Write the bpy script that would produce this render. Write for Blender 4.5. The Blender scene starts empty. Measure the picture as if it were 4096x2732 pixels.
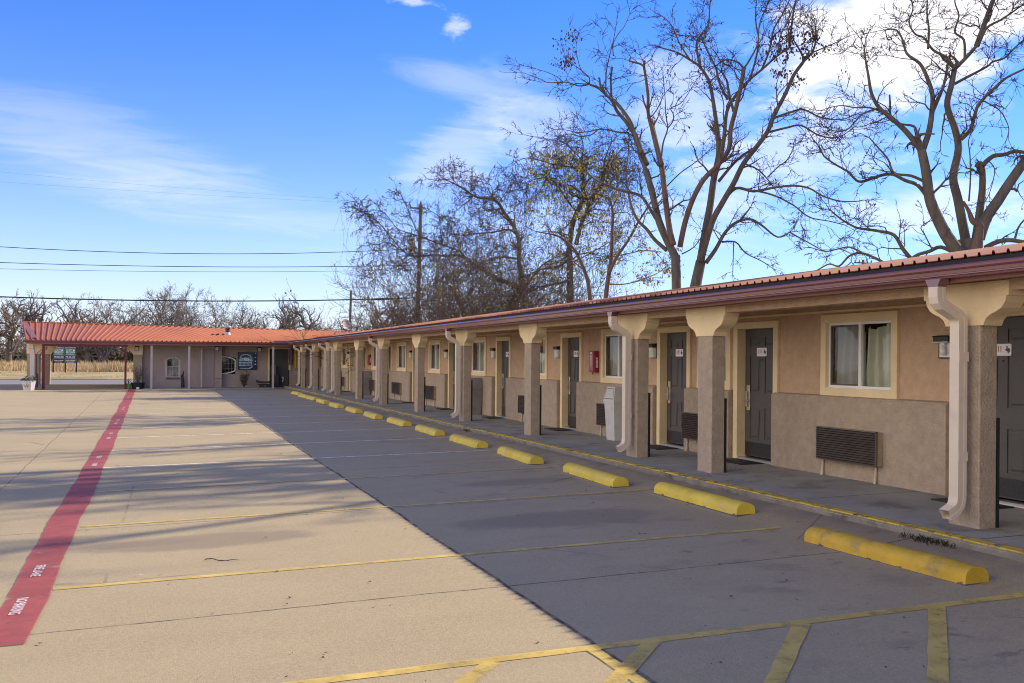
import bpy, math, random
from mathutils import Vector, Matrix
R = math.radians
rnd = random.Random(7)
S = bpy.context.scene
col = S.collection

# ------------------------------------------------------------ camera, sky, sun, exposure
PW, PH = 4096.0, 2732.0
FPX, YAW, ROL, SHY = 4077.85, 0.334147, 0.0075932, 75.37      # focal length in photo pixels, heading, roll, rise
CAM = Vector((0, 0, 1.70))
cam = bpy.data.cameras.new('camera'); cam_o = bpy.data.objects.new('camera', cam); col.objects.link(cam_o)
cam.sensor_fit = 'HORIZONTAL'; cam.sensor_width = 36.0; cam.lens = 36.0 * FPX / PW
cam.shift_y = SHY / PW; cam.clip_start = 0.05; cam.clip_end = 4000
cy_, sy_ = math.cos(YAW), math.sin(YAW)
FWD = Vector((sy_, cy_, 0)); RT0 = Vector((cy_, -sy_, 0)); UP0 = Vector((0, 0, 1))
RT = RT0 * math.cos(ROL) + UP0 * math.sin(ROL); UP = UP0 * math.cos(ROL) - RT0 * math.sin(ROL)
cam_o.matrix_world = Matrix(((RT.x, UP.x, -FWD.x, CAM.x), (RT.y, UP.y, -FWD.y, CAM.y), (RT.z, UP.z, -FWD.z, CAM.z), (0, 0, 0, 1)))
S.camera = cam_o
def ray(px, py): return FWD + RT * ((px - PW/2) / FPX) - UP * ((py - PH/2 - SHY) / FPX)   # survey ray through a photo pixel
def at(px, py, depth): return CAM + ray(px, py) * depth

SUN_EL, SUN_AZ = R(33.0), R(9.0)             # sun stands behind the long wing, slightly beyond
TO_SUN = Vector((math.cos(SUN_EL)*math.cos(SUN_AZ), math.cos(SUN_EL)*math.sin(SUN_AZ), math.sin(SUN_EL)))
sl = bpy.data.lights.new('sun', 'SUN'); sl.energy = 4.1; sl.angle = R(0.53); sl.color = (1.0, 0.87, 0.66)
so = bpy.data.objects.new('sun', sl); col.objects.link(so); so.rotation_euler = (-TO_SUN).to_track_quat('-Z', 'Y').to_euler()
S.view_settings.view_transform = 'Standard'; S.view_settings.look = 'None'
S.view_settings.exposure = 0.80; S.view_settings.gamma = 1.0; S.view_settings.use_curve_mapping = False
S.render.resolution_x, S.render.resolution_y = 1024, 683
S.cycles.filter_width = 1.05; S.cycles.max_bounces = 8; S.cycles.transparent_max_bounces = 24

W = bpy.data.worlds.new('World'); S.world = W; W.use_nodes = True
nt = W.node_tree; nt.nodes.clear()
def N(t, **k):
    n = nt.nodes.new(t)
    for a, v in k.items(): setattr(n, a, v)
    return n
def L(a, b): nt.links.new(a, b)
def M(op, a, b=None, clamp=False):
    n = N('ShaderNodeMath', operation=op, use_clamp=clamp)
    for i, v in enumerate((a, b)):
        if v is None: continue
        if isinstance(v, (int, float)): n.inputs[i].default_value = v
        else: L(v, n.inputs[i])
    return n.outputs[0]
def VM(op, a, b):
    n = N('ShaderNodeVectorMath', operation=op)
    for i, v in enumerate((a, b)):
        if isinstance(v, (tuple, Vector)): n.inputs[i].default_value = tuple(v)
        else: L(v, n.inputs[i])
    return n
out = N('ShaderNodeOutputWorld'); bg = N('ShaderNodeBackground'); bg.inputs[1].default_value = 0.15
sky = N('ShaderNodeTexSky', sky_type='NISHITA'); sky.sun_disc = False
sky.sun_elevation = SUN_EL; sky.sun_rotation = R(90) - SUN_AZ      # rotation runs clockwise from +Y
sky.air_density = 1.0; sky.dust_density = 0.15; sky.ozone_density = 1.2; sky.altitude = 200
hs = N('ShaderNodeHueSaturation'); hs.inputs['Saturation'].default_value = 1.15; hs.inputs['Value'].default_value = 1.0
L(sky.outputs[0], hs.inputs['Color'])
tint = N('ShaderNodeMix', data_type='RGBA', blend_type='MULTIPLY'); tint.inputs[0].default_value = 1; L(hs.outputs[0], tint.inputs[6]); tint.inputs[7].default_value = (.115, .40, .98, 1)
tc = N('ShaderNodeTexCoord'); DIR = tc.outputs['Generated']
# clouds hang at fixed compass bearings, broken up by two noise fields on a high layer
dz = N('ShaderNodeSeparateXYZ'); L(DIR, dz.inputs[0])
lay = VM('SCALE', DIR, (0, 0, 0)); L(M('DIVIDE', 1.0, M('ADD', M('MAXIMUM', dz.outputs[2], 0.0), 0.22)), lay.inputs['Scale'])
hz = N('ShaderNodeMix', data_type='RGBA'); L(M('POWER', 2.718, M('MULTIPLY', M('MAXIMUM', dz.outputs[2], 0.0), -9.5)), hz.inputs[0]); L(tint.outputs[2], hz.inputs[6]); hz.inputs[7].default_value = (4.65, 4.60, 4.50, 1)
def field(scale, detail, rough, dist, stretch, rz):
    mp = N('ShaderNodeMapping'); mp.inputs['Scale'].default_value = stretch; mp.inputs['Rotation'].default_value = (0, 0, rz); L(lay.outputs[0], mp.inputs[0])
    nz = N('ShaderNodeTexNoise'); nz.inputs['Scale'].default_value = scale; nz.inputs['Detail'].default_value = detail; nz.inputs['Roughness'].default_value = rough; nz.inputs['Distortion'].default_value = dist
    L(mp.outputs[0], nz.inputs['Vector']); return nz.outputs[0]
PUFF = field(8.0, 7, .60, .3, (1, 1, 1.3), 0.0); WISP = field(3.2, 7, .62, .8, (1.0, 2.8, 2.8), .6); TINY = field(34.0, 5, .6, .3, (1, 1, 1), 0.0)
def cloud(px, py, hw, hh, strength, slant, nf, lo, hi):
    d = ray(px, py).normalized() if py is not None else Vector((math.cos(R(px[0]))*math.cos(R(px[1])), math.sin(R(px[0]))*math.cos(R(px[1])), math.sin(R(px[1])))); u = Vector((d.y, -d.x, 0)).normalized(); v = u.cross(d); cs, sn = math.cos(slant), math.sin(slant)
    a = VM('DOT_PRODUCT', DIR, (u*cs - v*sn) * (FPX/hw)).outputs['Value']; b = VM('DOT_PRODUCT', DIR, (u*sn + v*cs) * (FPX/hh)).outputs['Value']
    b0 = (u*sn + v*cs).dot(d) * FPX/hh; a0 = (u*cs - v*sn).dot(d) * FPX/hw
    a, b = M('SUBTRACT', a, a0), M('SUBTRACT', b, b0)
    g = M('POWER', 2.718, M('MULTIPLY', M('ADD', M('MULTIPLY', a, a), M('MULTIPLY', b, b)), -1.0))
    ed = N('ShaderNodeMapRange', interpolation_type='SMOOTHSTEP'); ed.inputs[1].default_value = .42; ed.inputs[2].default_value = .78; L(VM('DOT_PRODUCT', DIR, d).outputs['Value'], ed.inputs[0]); g = M('MULTIPLY', g, ed.outputs[0])
    mr = N('ShaderNodeMapRange', interpolation_type='SMOOTHSTEP'); mr.inputs[1].default_value = lo; mr.inputs[2].default_value = hi
    L(M('ADD', nf, M('MULTIPLY', M('SUBTRACT', g, .62), .62)), mr.inputs[0])
    return M('MULTIPLY', M('MULTIPLY', mr.outputs[0], M('MINIMUM', M('MULTIPLY', g, 2.5), 1.0)), strength)
CL = [(3540, 150, 460, 290, .95, .0, PUFF, .22, .66), (3950, 40, 440, 150, .8, .2, PUFF, .24, .70), (3150, 620, 560, 200, .40, -.25, PUFF, .34, .74),
      (2760, 430, 300, 230, .40, .2, PUFF, .32, .74), (3750, 830, 500, 130, .45, .0, PUFF, .34, .74), (420, 610, 620, 170, .20, .2, WISP, .24, .80),
      (850, 800, 760, 120, .16, .14, WISP, .24, .80), (1850, 330, 360, 85, .24, .2, WISP, .28, .78), (2130, 500, 260, 190, .30, .5, PUFF, .32, .72),
      (1830, 620, 260, 160, .30, -.6, WISP, .28, .70), (1822, 108, 70, 48, .5, -.5, TINY, .36, .85), (1640, 0, 150, 26, .5, .1, TINY, .38, .85),
      (2500, 900, 700, 130, .22, .0, WISP, .3, .7)]
# unseen clouds added behind the viewer to brighten the porch (compass bearing, elevation)
FILL_CL = [((185, 16), None, 3000, 1500, 1., .0, PUFF, .1, .45), ((218, 16), None, 2400, 1300, .9, .0, PUFF, .12, .5), ((285, 30), None, 2000, 1200, .35, .0, PUFF, .25, .65), ((152, 18), None, 1300, 900, .9, .0, PUFF, .2, .6)]
tot = None
for c in CL:
    k = cloud(*c); tot = k if tot is None else M('ADD', tot, k)
tot = M('MINIMUM', tot, 0.94)
mx = N('ShaderNodeMix', data_type='RGBA'); L(tot, mx.inputs[0]); L(hz.outputs[2], mx.inputs[6]); mx.inputs[7].default_value = (4.8, 4.65, 4.75, 1)
tot2 = None                                   # added fill clouds opposite the sun, set brighter than the clouds in view
for c in FILL_CL:
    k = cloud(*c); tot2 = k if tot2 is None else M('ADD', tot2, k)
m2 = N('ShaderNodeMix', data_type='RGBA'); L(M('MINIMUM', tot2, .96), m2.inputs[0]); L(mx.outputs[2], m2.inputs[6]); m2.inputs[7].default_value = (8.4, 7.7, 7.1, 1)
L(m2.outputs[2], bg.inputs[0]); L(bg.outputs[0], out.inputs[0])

# ------------------------------------------------------------ helpers
class MB:
    """collects faces; build() links them as ONE mesh object"""
    def __init__(s): s.v = []; s.f = []; s.m = []
    def face(s, pts, m=0):
        n = len(s.v); s.v += [tuple(p) for p in pts]; s.f.append(tuple(range(n, n+len(pts)))); s.m.append(m)
    def box(s, x0, x1, y0, y1, z0, z1, m=0):
        if x0 > x1: x0, x1 = x1, x0
        if y0 > y1: y0, y1 = y1, y0
        n = len(s.v)
        s.v += [(x0,y0,z0),(x1,y0,z0),(x1,y1,z0),(x0,y1,z0),(x0,y0,z1),(x1,y0,z1),(x1,y1,z1),(x0,y1,z1)]
        for q in ((3,2,1,0),(4,5,6,7),(0,1,5,4),(1,2,6,5),(2,3,7,6),(3,0,4,7)): s.f.append(tuple(n+i for i in q)); s.m.append(m)
        return s
    def prism(s, pts, axis, a, b, m=0):
        """closed outline pts (two coords in the plane across axis) swept from a to b"""
        def P(p, t): return (t,p[0],p[1]) if axis == 'x' else (p[0],t,p[1]) if axis == 'y' else (p[0],p[1],t)
        n = len(s.v); k = len(pts)
        s.v += [P(p, a) for p in pts] + [P(p, b) for p in pts]
        s.f.append(tuple(n+i for i in range(k))); s.m.append(m)
        s.f.append(tuple(n+k+i for i in reversed(range(k)))); s.m.append(m)
        for i in range(k):
            j = (i+1) % k; s.f.append((n+i, n+k+i, n+k+j, n+j)); s.m.append(m)
        return s
    def tube(s, pts, rad, sides=6, cap=True, m=0):
        n = len(s.v); k = len(pts); ref = None
        for i, p in enumerate(pts):
            t = (pts[min(i+1, k-1)] - pts[max(i-1, 0)])
            if t.length < 1e-9: t = Vector((0,0,1))
            t.normalize()
            if ref is None: ref = Vector((1,0,0)) if abs(t.x) < .8 else Vector((0,1,0))
            a = (ref - t*ref.dot(t))
            if a.length < 1e-6: a = t.orthogonal()
            a.normalize(); b = t.cross(a); ref = a
            r = rad[i] if not isinstance(rad, (int, float)) else rad
            for q in range(sides):
                w = 2*math.pi*q/sides; s.v.append(tuple(p + a*(r*math.cos(w)) + b*(r*math.sin(w))))
        for i in range(k-1):
            for q in range(sides):
                q2 = (q+1) % sides
                s.f.append((n+i*sides+q, n+i*sides+q2, n+(i+1)*sides+q2, n+(i+1)*sides+q)); s.m.append(m)
        if cap:
            s.f.append(tuple(n+q for q in reversed(range(sides)))); s.m.append(m)
            s.f.append(tuple(n+(k-1)*sides+q for q in range(sides))); s.m.append(m)
        return s
    def lathe(s, c, prof, seg=16, m=0):
        n = len(s.v)
        for r, z in prof:
            for q in range(seg):
                w = 2*math.pi*q/seg; s.v.append((c[0]+r*math.cos(w), c[1]+r*math.sin(w), c[2]+z))
        for i in range(len(prof)-1):
            for q in range(seg):
                q2 = (q+1) % seg
                s.f.append((n+i*seg+q, n+i*seg+q2, n+(i+1)*seg+q2, n+(i+1)*seg+q)); s.m.append(m)
        s.f.append(tuple(n+q for q in reversed(range(seg)))); s.m.append(m)
        s.f.append(tuple(n+(len(prof)-1)*seg+q for q in range(seg))); s.m.append(m)
        return s
    def build(s, name, mats, parent=None, smooth=False, bevel=0, origin=None):
        me = bpy.data.meshes.new(name)
        if origin is not None: s.v = [(p[0]-origin[0], p[1]-origin[1], p[2]-origin[2]) for p in s.v]
        me.from_pydata(s.v, [], s.f)
        if not isinstance(mats, (list, tuple)): mats = [mats]
        for mt in mats: me.materials.append(mt)
        if len(mats) > 1: me.polygons.foreach_set('material_index', s.m)
        if smooth: me.polygons.foreach_set('use_smooth', [True]*len(me.polygons))
        me.update()
        o = bpy.data.objects.new(name, me); col.objects.link(o)
        if parent is not None: o.parent = parent
        if origin is not None: o.location = origin
        if bevel:
            b = o.modifiers.new('bevel', 'BEVEL'); b.width = bevel; b.segments = 2; b.limit_method = 'ANGLE'; b.angle_limit = R(40)
        return o
def tag(o, label, cat, group=None):
    o['label'] = label; o['category'] = cat
    if group: o['group'] = group
    return o
def struct(o, kind='structure', label=None, cat=None):
    o['kind'] = kind
    if label: o['label'] = label
    if cat: o['category'] = cat
    return o
def thing(name, label, cat, loc=(0,0,0), group=None):
    o = bpy.data.objects.new(name, None); col.objects.link(o); o.location = loc; o.empty_display_size = .2
    return tag(o, label, cat, group)
def kids(o): return [c for c in bpy.data.objects if c.parent is o]
def dup(o, loc=None, label=None):
    def cp(a, par):
        c = a.copy(); col.objects.link(c)
        if par is not None: c.parent = par
        for ch in kids(a): cp(ch, c)
        return c
    c = cp(o, None)
    if loc is not None: c.location = loc
    if label: c['label'] = label
    return c
def text_mesh(txt, size, m, frame, parent=None, name='lettering', extr=0.0, spacing=1.0, sx=1.0, align='CENTER'):
    """letters as a flat mesh; frame = (origin, right, up)"""
    cu = bpy.data.curves.new(name, 'FONT'); cu.body = txt; cu.size = size; cu.align_x = align; cu.align_y = 'CENTER'; cu.space_character = spacing
    cu.extrude = extr; cu.offset = size*.018; cu.resolution_u = 2
    ob = bpy.data.objects.new(name, cu); col.objects.link(ob)
    dg = bpy.context.evaluated_depsgraph_get(); me = bpy.data.meshes.new_from_object(ob.evaluated_get(dg))
    bpy.data.objects.remove(ob); bpy.data.curves.remove(cu)
    o, r, u = Vector(frame[0]), Vector(frame[1]), Vector(frame[2]); nrm = r.cross(u)
    for v in me.vertices: v.co = o + r*(v.co.x*sx) + u*v.co.y + nrm*v.co.z
    me.materials.clear(); me.materials.append(m); me.name = name
    ob = bpy.data.objects.new(name, me); col.objects.link(ob)
    if parent is not None: ob.parent = parent
    return ob

# ------------------------------------------------------------ materials
def mat(name, base, rough=.75, var=.12, scale=2.5, bump=0.0, bscale=90, metal=0.0, spec=.4, dark=None, dscale=1.2, damt=.0, coat=0, stretch=(1,1,1)):
    m = bpy.data.materials.new(name); m.use_nodes = True; t = m.node_tree; b = t.nodes['Principled BSDF']
    n = t.nodes.new; lk = t.links.new
    g = n('ShaderNodeNewGeometry'); mp = n('ShaderNodeMapping'); mp.inputs['Scale'].default_value = stretch; lk(g.outputs['Position'], mp.inputs[0])
    nz = n('ShaderNodeTexNoise'); nz.inputs['Scale'].default_value = scale; nz.inputs['Detail'].default_value = 6; nz.inputs['Roughness'].default_value = .6
    lk(mp.outputs[0], nz.inputs['Vector'])
    mr = n('ShaderNodeMapRange'); mr.inputs[1].default_value = .3; mr.inputs[2].default_value = .7; mr.inputs[3].default_value = 1-var; mr.inputs[4].default_value = 1+var
    lk(nz.outputs[0], mr.inputs[0])
    mu = n('ShaderNodeMix'); mu.data_type = 'RGBA'; mu.blend_type = 'MULTIPLY'; mu.inputs[0].default_value = 1; mu.inputs[6].default_value = (*base, 1)
    lk(mr.outputs[0], mu.inputs[7]); c = mu.outputs[2]
    if dark:
        n2 = n('ShaderNodeTexNoise'); n2.inputs['Scale'].default_value = dscale; n2.inputs['Detail'].default_value = 8; n2.inputs['Roughness'].default_value = .65; lk(mp.outputs[0], n2.inputs['Vector'])
        m2 = n('ShaderNodeMapRange'); m2.interpolation_type = 'SMOOTHSTEP'; m2.inputs[1].default_value = .5; m2.inputs[2].default_value = .72; m2.inputs[4].default_value = damt; lk(n2.outputs[0], m2.inputs[0])
        x = n('ShaderNodeMix'); x.data_type = 'RGBA'; lk(m2.outputs[0], x.inputs[0]); lk(c, x.inputs[6]); x.inputs[7].default_value = (*dark, 1); c = x.outputs[2]
    lk(c, b.inputs['Base Color']); b.inputs['Roughness'].default_value = rough; b.inputs['Metallic'].default_value = metal; b.inputs['Specular IOR Level'].default_value = spec
    if coat: b.inputs['Coat Weight'].default_value = coat
    if bump:
        n3 = n('ShaderNodeTexNoise'); n3.inputs['Scale'].default_value = bscale; n3.inputs['Detail'].default_value = 4; lk(g.outputs['Position'], n3.inputs['Vector'])
        bp = n('ShaderNodeBump'); bp.inputs['Strength'].default_value = bump; bp.inputs['Distance'].default_value = .02; lk(n3.outputs[0], bp.inputs['Height']); lk(bp.outputs[0], b.inputs['Normal'])
    return m
def paint(name, base, wear, scale, rough=.7, thick=.5, soft=.06):
    """worn road paint: flakes away to whatever lies below"""
    m = mat(name, base, rough, var=.24, scale=3, dark=tuple(c*.62 for c in base), dscale=9, damt=.5)
    t = m.node_tree; n = t.nodes.new; lk = t.links.new; b = t.nodes['Principled BSDF']; o = t.nodes['Material Output']
    g = n('ShaderNodeNewGeometry')
    nz = n('ShaderNodeTexNoise'); nz.inputs['Scale'].default_value = scale; nz.inputs['Detail'].default_value = 9; nz.inputs['Roughness'].default_value = .72; lk(g.outputs['Position'], nz.inputs['Vector'])
    mr = n('ShaderNodeMapRange'); mr.inputs[1].default_value = wear-soft; mr.inputs[2].default_value = wear+soft; mr.inputs[4].default_value = 1-thick*.25; lk(nz.outputs[0], mr.inputs[0])
    tr = n('ShaderNodeBsdfTransparent'); mx = n('ShaderNodeMixShader'); lk(mr.outputs[0], mx.inputs[0]); lk(tr.outputs[0], mx.inputs[1]); lk(b.outputs[0], mx.inputs[2]); lk(mx.outputs[0], o.inputs[0])
    return m
STUC = mat('tan_stucco', (.55,.372,.235), .9, .11, 8, .7, 50, dark=(.49,.315,.195), dscale=.9, damt=.5)
STUC2 = mat('taupe_stucco', (.39,.304,.224), .9, .14, 9, .8, 42, dark=(.34,.25,.19), dscale=1.1, damt=.55)
TRIM = mat('sand_stucco', (.80,.625,.375), .9, .08, 2.0, .35, 70, dark=(.62,.47,.28), dscale=1.6, damt=.45)
OFFW = mat('greige_stucco', (.36,.28,.235), .9, .10, 1.2, .3, 50, dark=(.25,.20,.175), dscale=.7, damt=.5)
DOORM = mat('charcoal_door_paint', (.085,.073,.068), .5, .15, 3.0, dark=(.09,.075,.065), dscale=5, damt=.5)
KICK = mat('kick_plate_metal', (.055,.05,.05), .38, .3, 40, metal=.6)
ROOF = mat('terracotta_roof_steel', (.375,.128,.050), .55, .10, .8, spec=.3, dark=(.30,.095,.052), dscale=.5, damt=.6)
ROOFE = mat('crimson_roof_edge', (.20,.030,.030), .45, .1, 2)
GUT = mat('maroon_gutter_enamel', (.17,.050,.058), .20, .12, 1.5, spec=1.0, coat=.4)
FASC = mat('plum_fascia', (.27,.115,.10), .5, .12, 1.0)
FELT = mat('dark_eave_board', (.022,.022,.026), .8)
DSP = mat('beige_downspout', (.68,.57,.45), .45, .08, 3, dark=(.45,.34,.27), dscale=3, damt=.4)
WHT = mat('white_vinyl', (.78,.78,.76), .4, .05)
SCREEN = mat('window_screen', (.05,.05,.05), .8)
BLACK = mat('black_rubber', (.014,.014,.015), .6, .2, 8)
CURT = mat('sage_curtain', (.66,.66,.54), .95, .10, 3)
CURT2 = mat('grey_curtain', (.64,.63,.60), .95, .10, 3)
ROOMD = mat('dark_room', (.03,.028,.026), .95)
GRIL = mat('brown_grille', (.12,.094,.084), .5, .2, 4)
PIPE = mat('pvc_pipe', (.52,.43,.34), .5)
STEEL = mat('brushed_steel', (.62,.57,.50), .32, .08, 8, metal=.85)
BRASS = mat('satin_lock_plate', (.62,.53,.41), .4, .1, 8, metal=.55)
SIGNW = mat('white_sign_plastic', (.82,.80,.79), .4, .04)
RED = mat('sign_red', (.62,.06,.045), .5, .06); GREY = mat('sign_grey', (.10,.10,.11), .6)
FIREB = mat('extinguisher_red', (.30,.018,.026), .3, .12, 4, spec=.6)
LAMPK = mat('bronze_lamp_metal', (.022,.019,.017), .45)
LAMPG = mat('milky_lamp_glass', (.62,.60,.52), .25, .18, 14, spec=.5)
BIN = mat('grey_bin_plastic', (.235,.215,.205), .55, .12, 3, dark=(.14,.125,.12), dscale=4, damt=.5)
BIN2 = mat('pale_bin_plastic', (.50,.49,.47), .55, .10, 3, dark=(.33,.31,.30), dscale=4, damt=.45)
WSTOP = mat('yellow_stop_paint', (.66,.49,.05), .6, .14, 3, .35, 50, dark=(.46,.40,.20), dscale=5, damt=.6)
WSTOP2 = mat('golden_stop_paint', (.56,.35,.028), .6, .16, 3, .35, 50, dark=(.22,.185,.09), dscale=3.2, damt=.9)
CONC_D = mat('dark_concrete', (.12,.10,.09), .95, .2, 8, .4, 60)
YEL = paint('yellow_line_paint', (.60,.43,.10), .36, 5, soft=.13)
YELW = paint('faded_line_paint', (.78,.73,.55), .40, 6)
REDP = paint('red_lane_paint', (.40,.070,.066), .36, 4, thick=1.2)
WHTP = paint('white_stencil_paint', (.74,.66,.62), .30, 18)
KERBY = paint('yellow_kerb_paint', (.60,.42,.05), .43, 6)
ASPH = mat('road_asphalt', (.20,.19,.19), .95, .12, 3, .3, 40)
WOOD = mat('weathered_pole_wood', (.13,.10,.08), .9, .25, 6, stretch=(1,1,.1))
POST = mat('beige_post_paint', (.46,.39,.34), .6, .08)
REDPOST = mat('oxide_red_paint', (.15,.016,.020), .5, .12)
BARK = mat('grey_brown_bark', (.115,.102,.086), .95, .3, 6, .8, 25, dark=(.065,.052,.04), dscale=5, damt=.8, stretch=(1,1,.3))
BARKR = mat('reddish_bark', (.13,.088,.07), .95, .3, 6, .8, 25, stretch=(1,1,.3))
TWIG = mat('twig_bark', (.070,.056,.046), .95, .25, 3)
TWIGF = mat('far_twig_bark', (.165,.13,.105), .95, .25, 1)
LEAFY = mat('yellow_green_leaf', (.46,.40,.05), .7, .35, 3)
LEAFB = mat('dead_brown_leaf', (.085,.05,.032), .8, .3, 3)
LEAFT = mat('tan_autumn_leaf', (.42,.25,.09), .75, .3, 3)
LEAFG = mat('dark_green_leaf', (.045,.075,.025), .6, .35, 5)
DRYG = mat('dry_grass', (.50,.375,.20), .95, .25, 1.5)
BLACKP = mat('black_plastic_pot', (.02,.02,.022), .5)
GREENP = mat('green_plastic_pot', (.14,.42,.10), .45)
CLOTHY = mat('yellow_cloth', (.48,.34,.05), .9, .2, 8)
CLOTHP = mat('patterned_cloth', (.20,.12,.14), .9, .8, 14)
DARKBOX = mat('dark_cabinet_paint', (.035,.03,.03), .6)
BONE = mat('bone_white', (.55,.55,.52), .7, .2, 20)
GOLD = mat('gold_letter', (.42,.27,.10), .5)
def glass(name, tint, refl=1.0):
    m = bpy.data.materials.new(name); m.use_nodes = True; t = m.node_tree; n = t.nodes.new; lk = t.links.new; t.nodes.remove(t.nodes['Principled BSDF'])
    tr = n('ShaderNodeBsdfTransparent'); tr.inputs[0].default_value = (*tint, 1); gl = n('ShaderNodeBsdfGlossy'); gl.inputs['Roughness'].default_value = .015
    fr = n('ShaderNodeFresnel'); fr.inputs[0].default_value = 1.5; mu = n('ShaderNodeMath'); mu.operation = 'MULTIPLY'; mu.inputs[1].default_value = 1.15*refl; mu.use_clamp = True; lk(fr.outputs[0], mu.inputs[0])
    g = n('ShaderNodeNewGeometry'); nz = n('ShaderNodeTexNoise'); nz.inputs['Scale'].default_value = 1.6; nz.inputs['Detail'].default_value = 1; lk(g.outputs['Position'], nz.inputs['Vector'])
    bp = n('ShaderNodeBump'); bp.inputs['Strength'].default_value = .12; bp.inputs['Distance'].default_value = .05; lk(nz.outputs[0], bp.inputs['Height']); lk(bp.outputs[0], gl.inputs['Normal'])
    mx = n('ShaderNodeMixShader'); lk(mu.outputs[0], mx.inputs[0]); lk(tr.outputs[0], mx.inputs[1]); lk(gl.outputs[0], mx.inputs[2]); lk(mx.outputs[0], t.nodes['Material Output'].inputs[0])
    return m
GLASS = glass('window_glass', (.86,.88,.86)); GLASSD = glass('screened_glass', (.70,.70,.70), .8)

# ------------------------------------------------------------ ground
def gz(x, y):                                  # the lot rises gently to the kerb, less and less towards the far end
    k = min(1.0, max(0.0, (x - 5.95)/.8)); up = .062 * k*k*(3-2*k) * min(1.0, max(0.0, (60-y)/8))
    return up + .031837 * (max(x, -12.0) - 6.8) * min(1.15, max(0.0, 1 - y/61.2))
def lot_material():
    m = bpy.data.materials.new('lot_concrete'); m.use_nodes = True; t = m.node_tree; n = t.nodes.new; lk = t.links.new; b = t.nodes['Principled BSDF']
    g = n('ShaderNodeNewGeometry'); P = g.outputs['Position']
    def mapp(s):
        q = n('ShaderNodeMapping'); q.inputs['Scale'].default_value = s; lk(P, q.inputs[0]); return q.outputs[0]
    def noise(v, s, d=6, r=.6):
        q = n('ShaderNodeTexNoise'); q.inputs['Scale'].default_value = s; q.inputs['Detail'].default_value = d; q.inputs['Roughness'].default_value = r; lk(v, q.inputs['Vector']); return q.outputs[0]
    def rng(v, a, c, lo, hi, smooth=True):
        q = n('ShaderNodeMapRange'); q.interpolation_type = 'SMOOTHSTEP' if smooth else 'LINEAR'
        q.inputs[1].default_value = a; q.inputs[2].default_value = c; q.inputs[3].default_value = lo; q.inputs[4].default_value = hi; lk(v, q.inputs[0]); return q.outputs[0]
    def ma(op, a, c):
        q = n('ShaderNodeMath'); q.operation = op
        for i, v in enumerate((a, c)):
            if isinstance(v, (int, float)): q.inputs[i].default_value = v
            else: lk(v, q.inputs[i])
        return q.outputs[0]
    def mix(f, a, c, bt='MIX'):
        q = n('ShaderNodeMix'); q.data_type = 'RGBA'; q.blend_type = bt
        if isinstance(f, (int, float)): q.inputs[0].default_value = f
        else: lk(f, q.inputs[0])
        for i, v in ((6, a), (7, c)):
            if isinstance(v, tuple): q.inputs[i].default_value = (*v, 1)
            else: lk(v, q.inputs[i])
        return q.outputs[2]
    c = mix(rng(noise(P, .35, 5), .35, .65, 0, 1), (.350, .274, .156), (.380, .300, .172))
    c = mix(rng(noise(mapp((.5, 1, 1)), 1.3, 7), .35, .7, 0, .55), c, (.30, .235, .14))
    c = mix(rng(noise(P, 38, 3, .7), .3, .7, 0, .55), c, (.47, .385, .225))               # exposed sand grain
    c = mix(rng(noise(P, 120, 2, .7), .52, .75, 0, .45), c, (.20, .155, .12))
    c = mix(rng(noise(mapp((.35, 1.3, 1)), .75, 9, .68), .54, .74, 0, .38), c, (.26, .205, .13))   # grime drawn out across the stalls
    # oil and tyre dirt where cars stand
    sx = n('ShaderNodeSeparateXYZ'); lk(P, sx.inputs[0]); X, Y = sx.outputs[0], sx.outputs[1]
    band = ma('MULTIPLY', rng(X, 3.0, 4.6, 0, 1), rng(X, 6.2, 7.0, 1, .35))
    c = mix(ma('MULTIPLY', rng(noise(mapp((1, 1.6, 1)), 1.15, 6), .53, .70, 0, .42), band), c, (.17, .135, .11))
    c = mix(ma('MULTIPLY', rng(noise(mapp((1, 1.5, 1)), 3.1, 4), .61, .70, 0, .45), band), c, (.11, .09, .08))
    c = mix(ma('MULTIPLY', rng(X, 6.1, 6.75, 0, .55), rng(noise(P, 2.2), .35, .6, .3, 1)), c, (.15, .125, .11))
    # a broad damp mark in the second bay, and a smaller one further up
    for (mx_, my_, rx, ry, am) in ((.45, 10.85, 1.15, .42, .5), (-.2, 10.95, .7, .18, .35), (4.3, 10.6, 1.2, .5, .45), (1.2, 14.4, .5, .2, .25), (4.9, 13.8, .9, .35, .4)):
        e = ma('ADD', ma('POWER', ma('DIVIDE', ma('SUBTRACT', X, mx_), rx), 2.0), ma('POWER', ma('DIVIDE', ma('SUBTRACT', Y, my_), ry), 2.0))
        e = ma('ADD', e, ma('MULTIPLY', noise(P, 3.0), 1.4))
        c = mix(rng(e, 1.2, 2.1, am*1.35, 0), c, (.225, .175, .12))
    # saw-cut joints, drifting a little and chipped
    wob = ma('MULTIPLY', ma('SUBTRACT', noise(P, .8, 4), .5), .10); chip = rng(noise(P, 6, 5), .3, .62, .35, 1)
    def joint(v, at_, wdt, am):
        d = ma('ABSOLUTE', ma('SUBTRACT', ma('ADD', v, wob), at_), 0)
        return ma('MULTIPLY', rng(d, wdt*.5, wdt*1.3, am, 0), chip)
    Yr = ma('SUBTRACT', Y, ma('MULTIPLY', X, .012))
    for yy, am in ((7.72, .85), (12.10, .6), (16.38, .95), (21.0, .6), (25.7, .6), (30.3, .8), (36, .6), (42, .6), (48, .6)): c = mix(joint(Yr, yy, .012 + yy*.0002, am), c, (.06, .045, .04))
    c = mix(joint(X, 2.665, .02, .95), c, (.05, .04, .035))
    c = mix(joint(ma('ADD', X, ma('MULTIPLY', Y, .0115)), -1.92, .011, .7), c, (.07, .05, .04))
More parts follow.
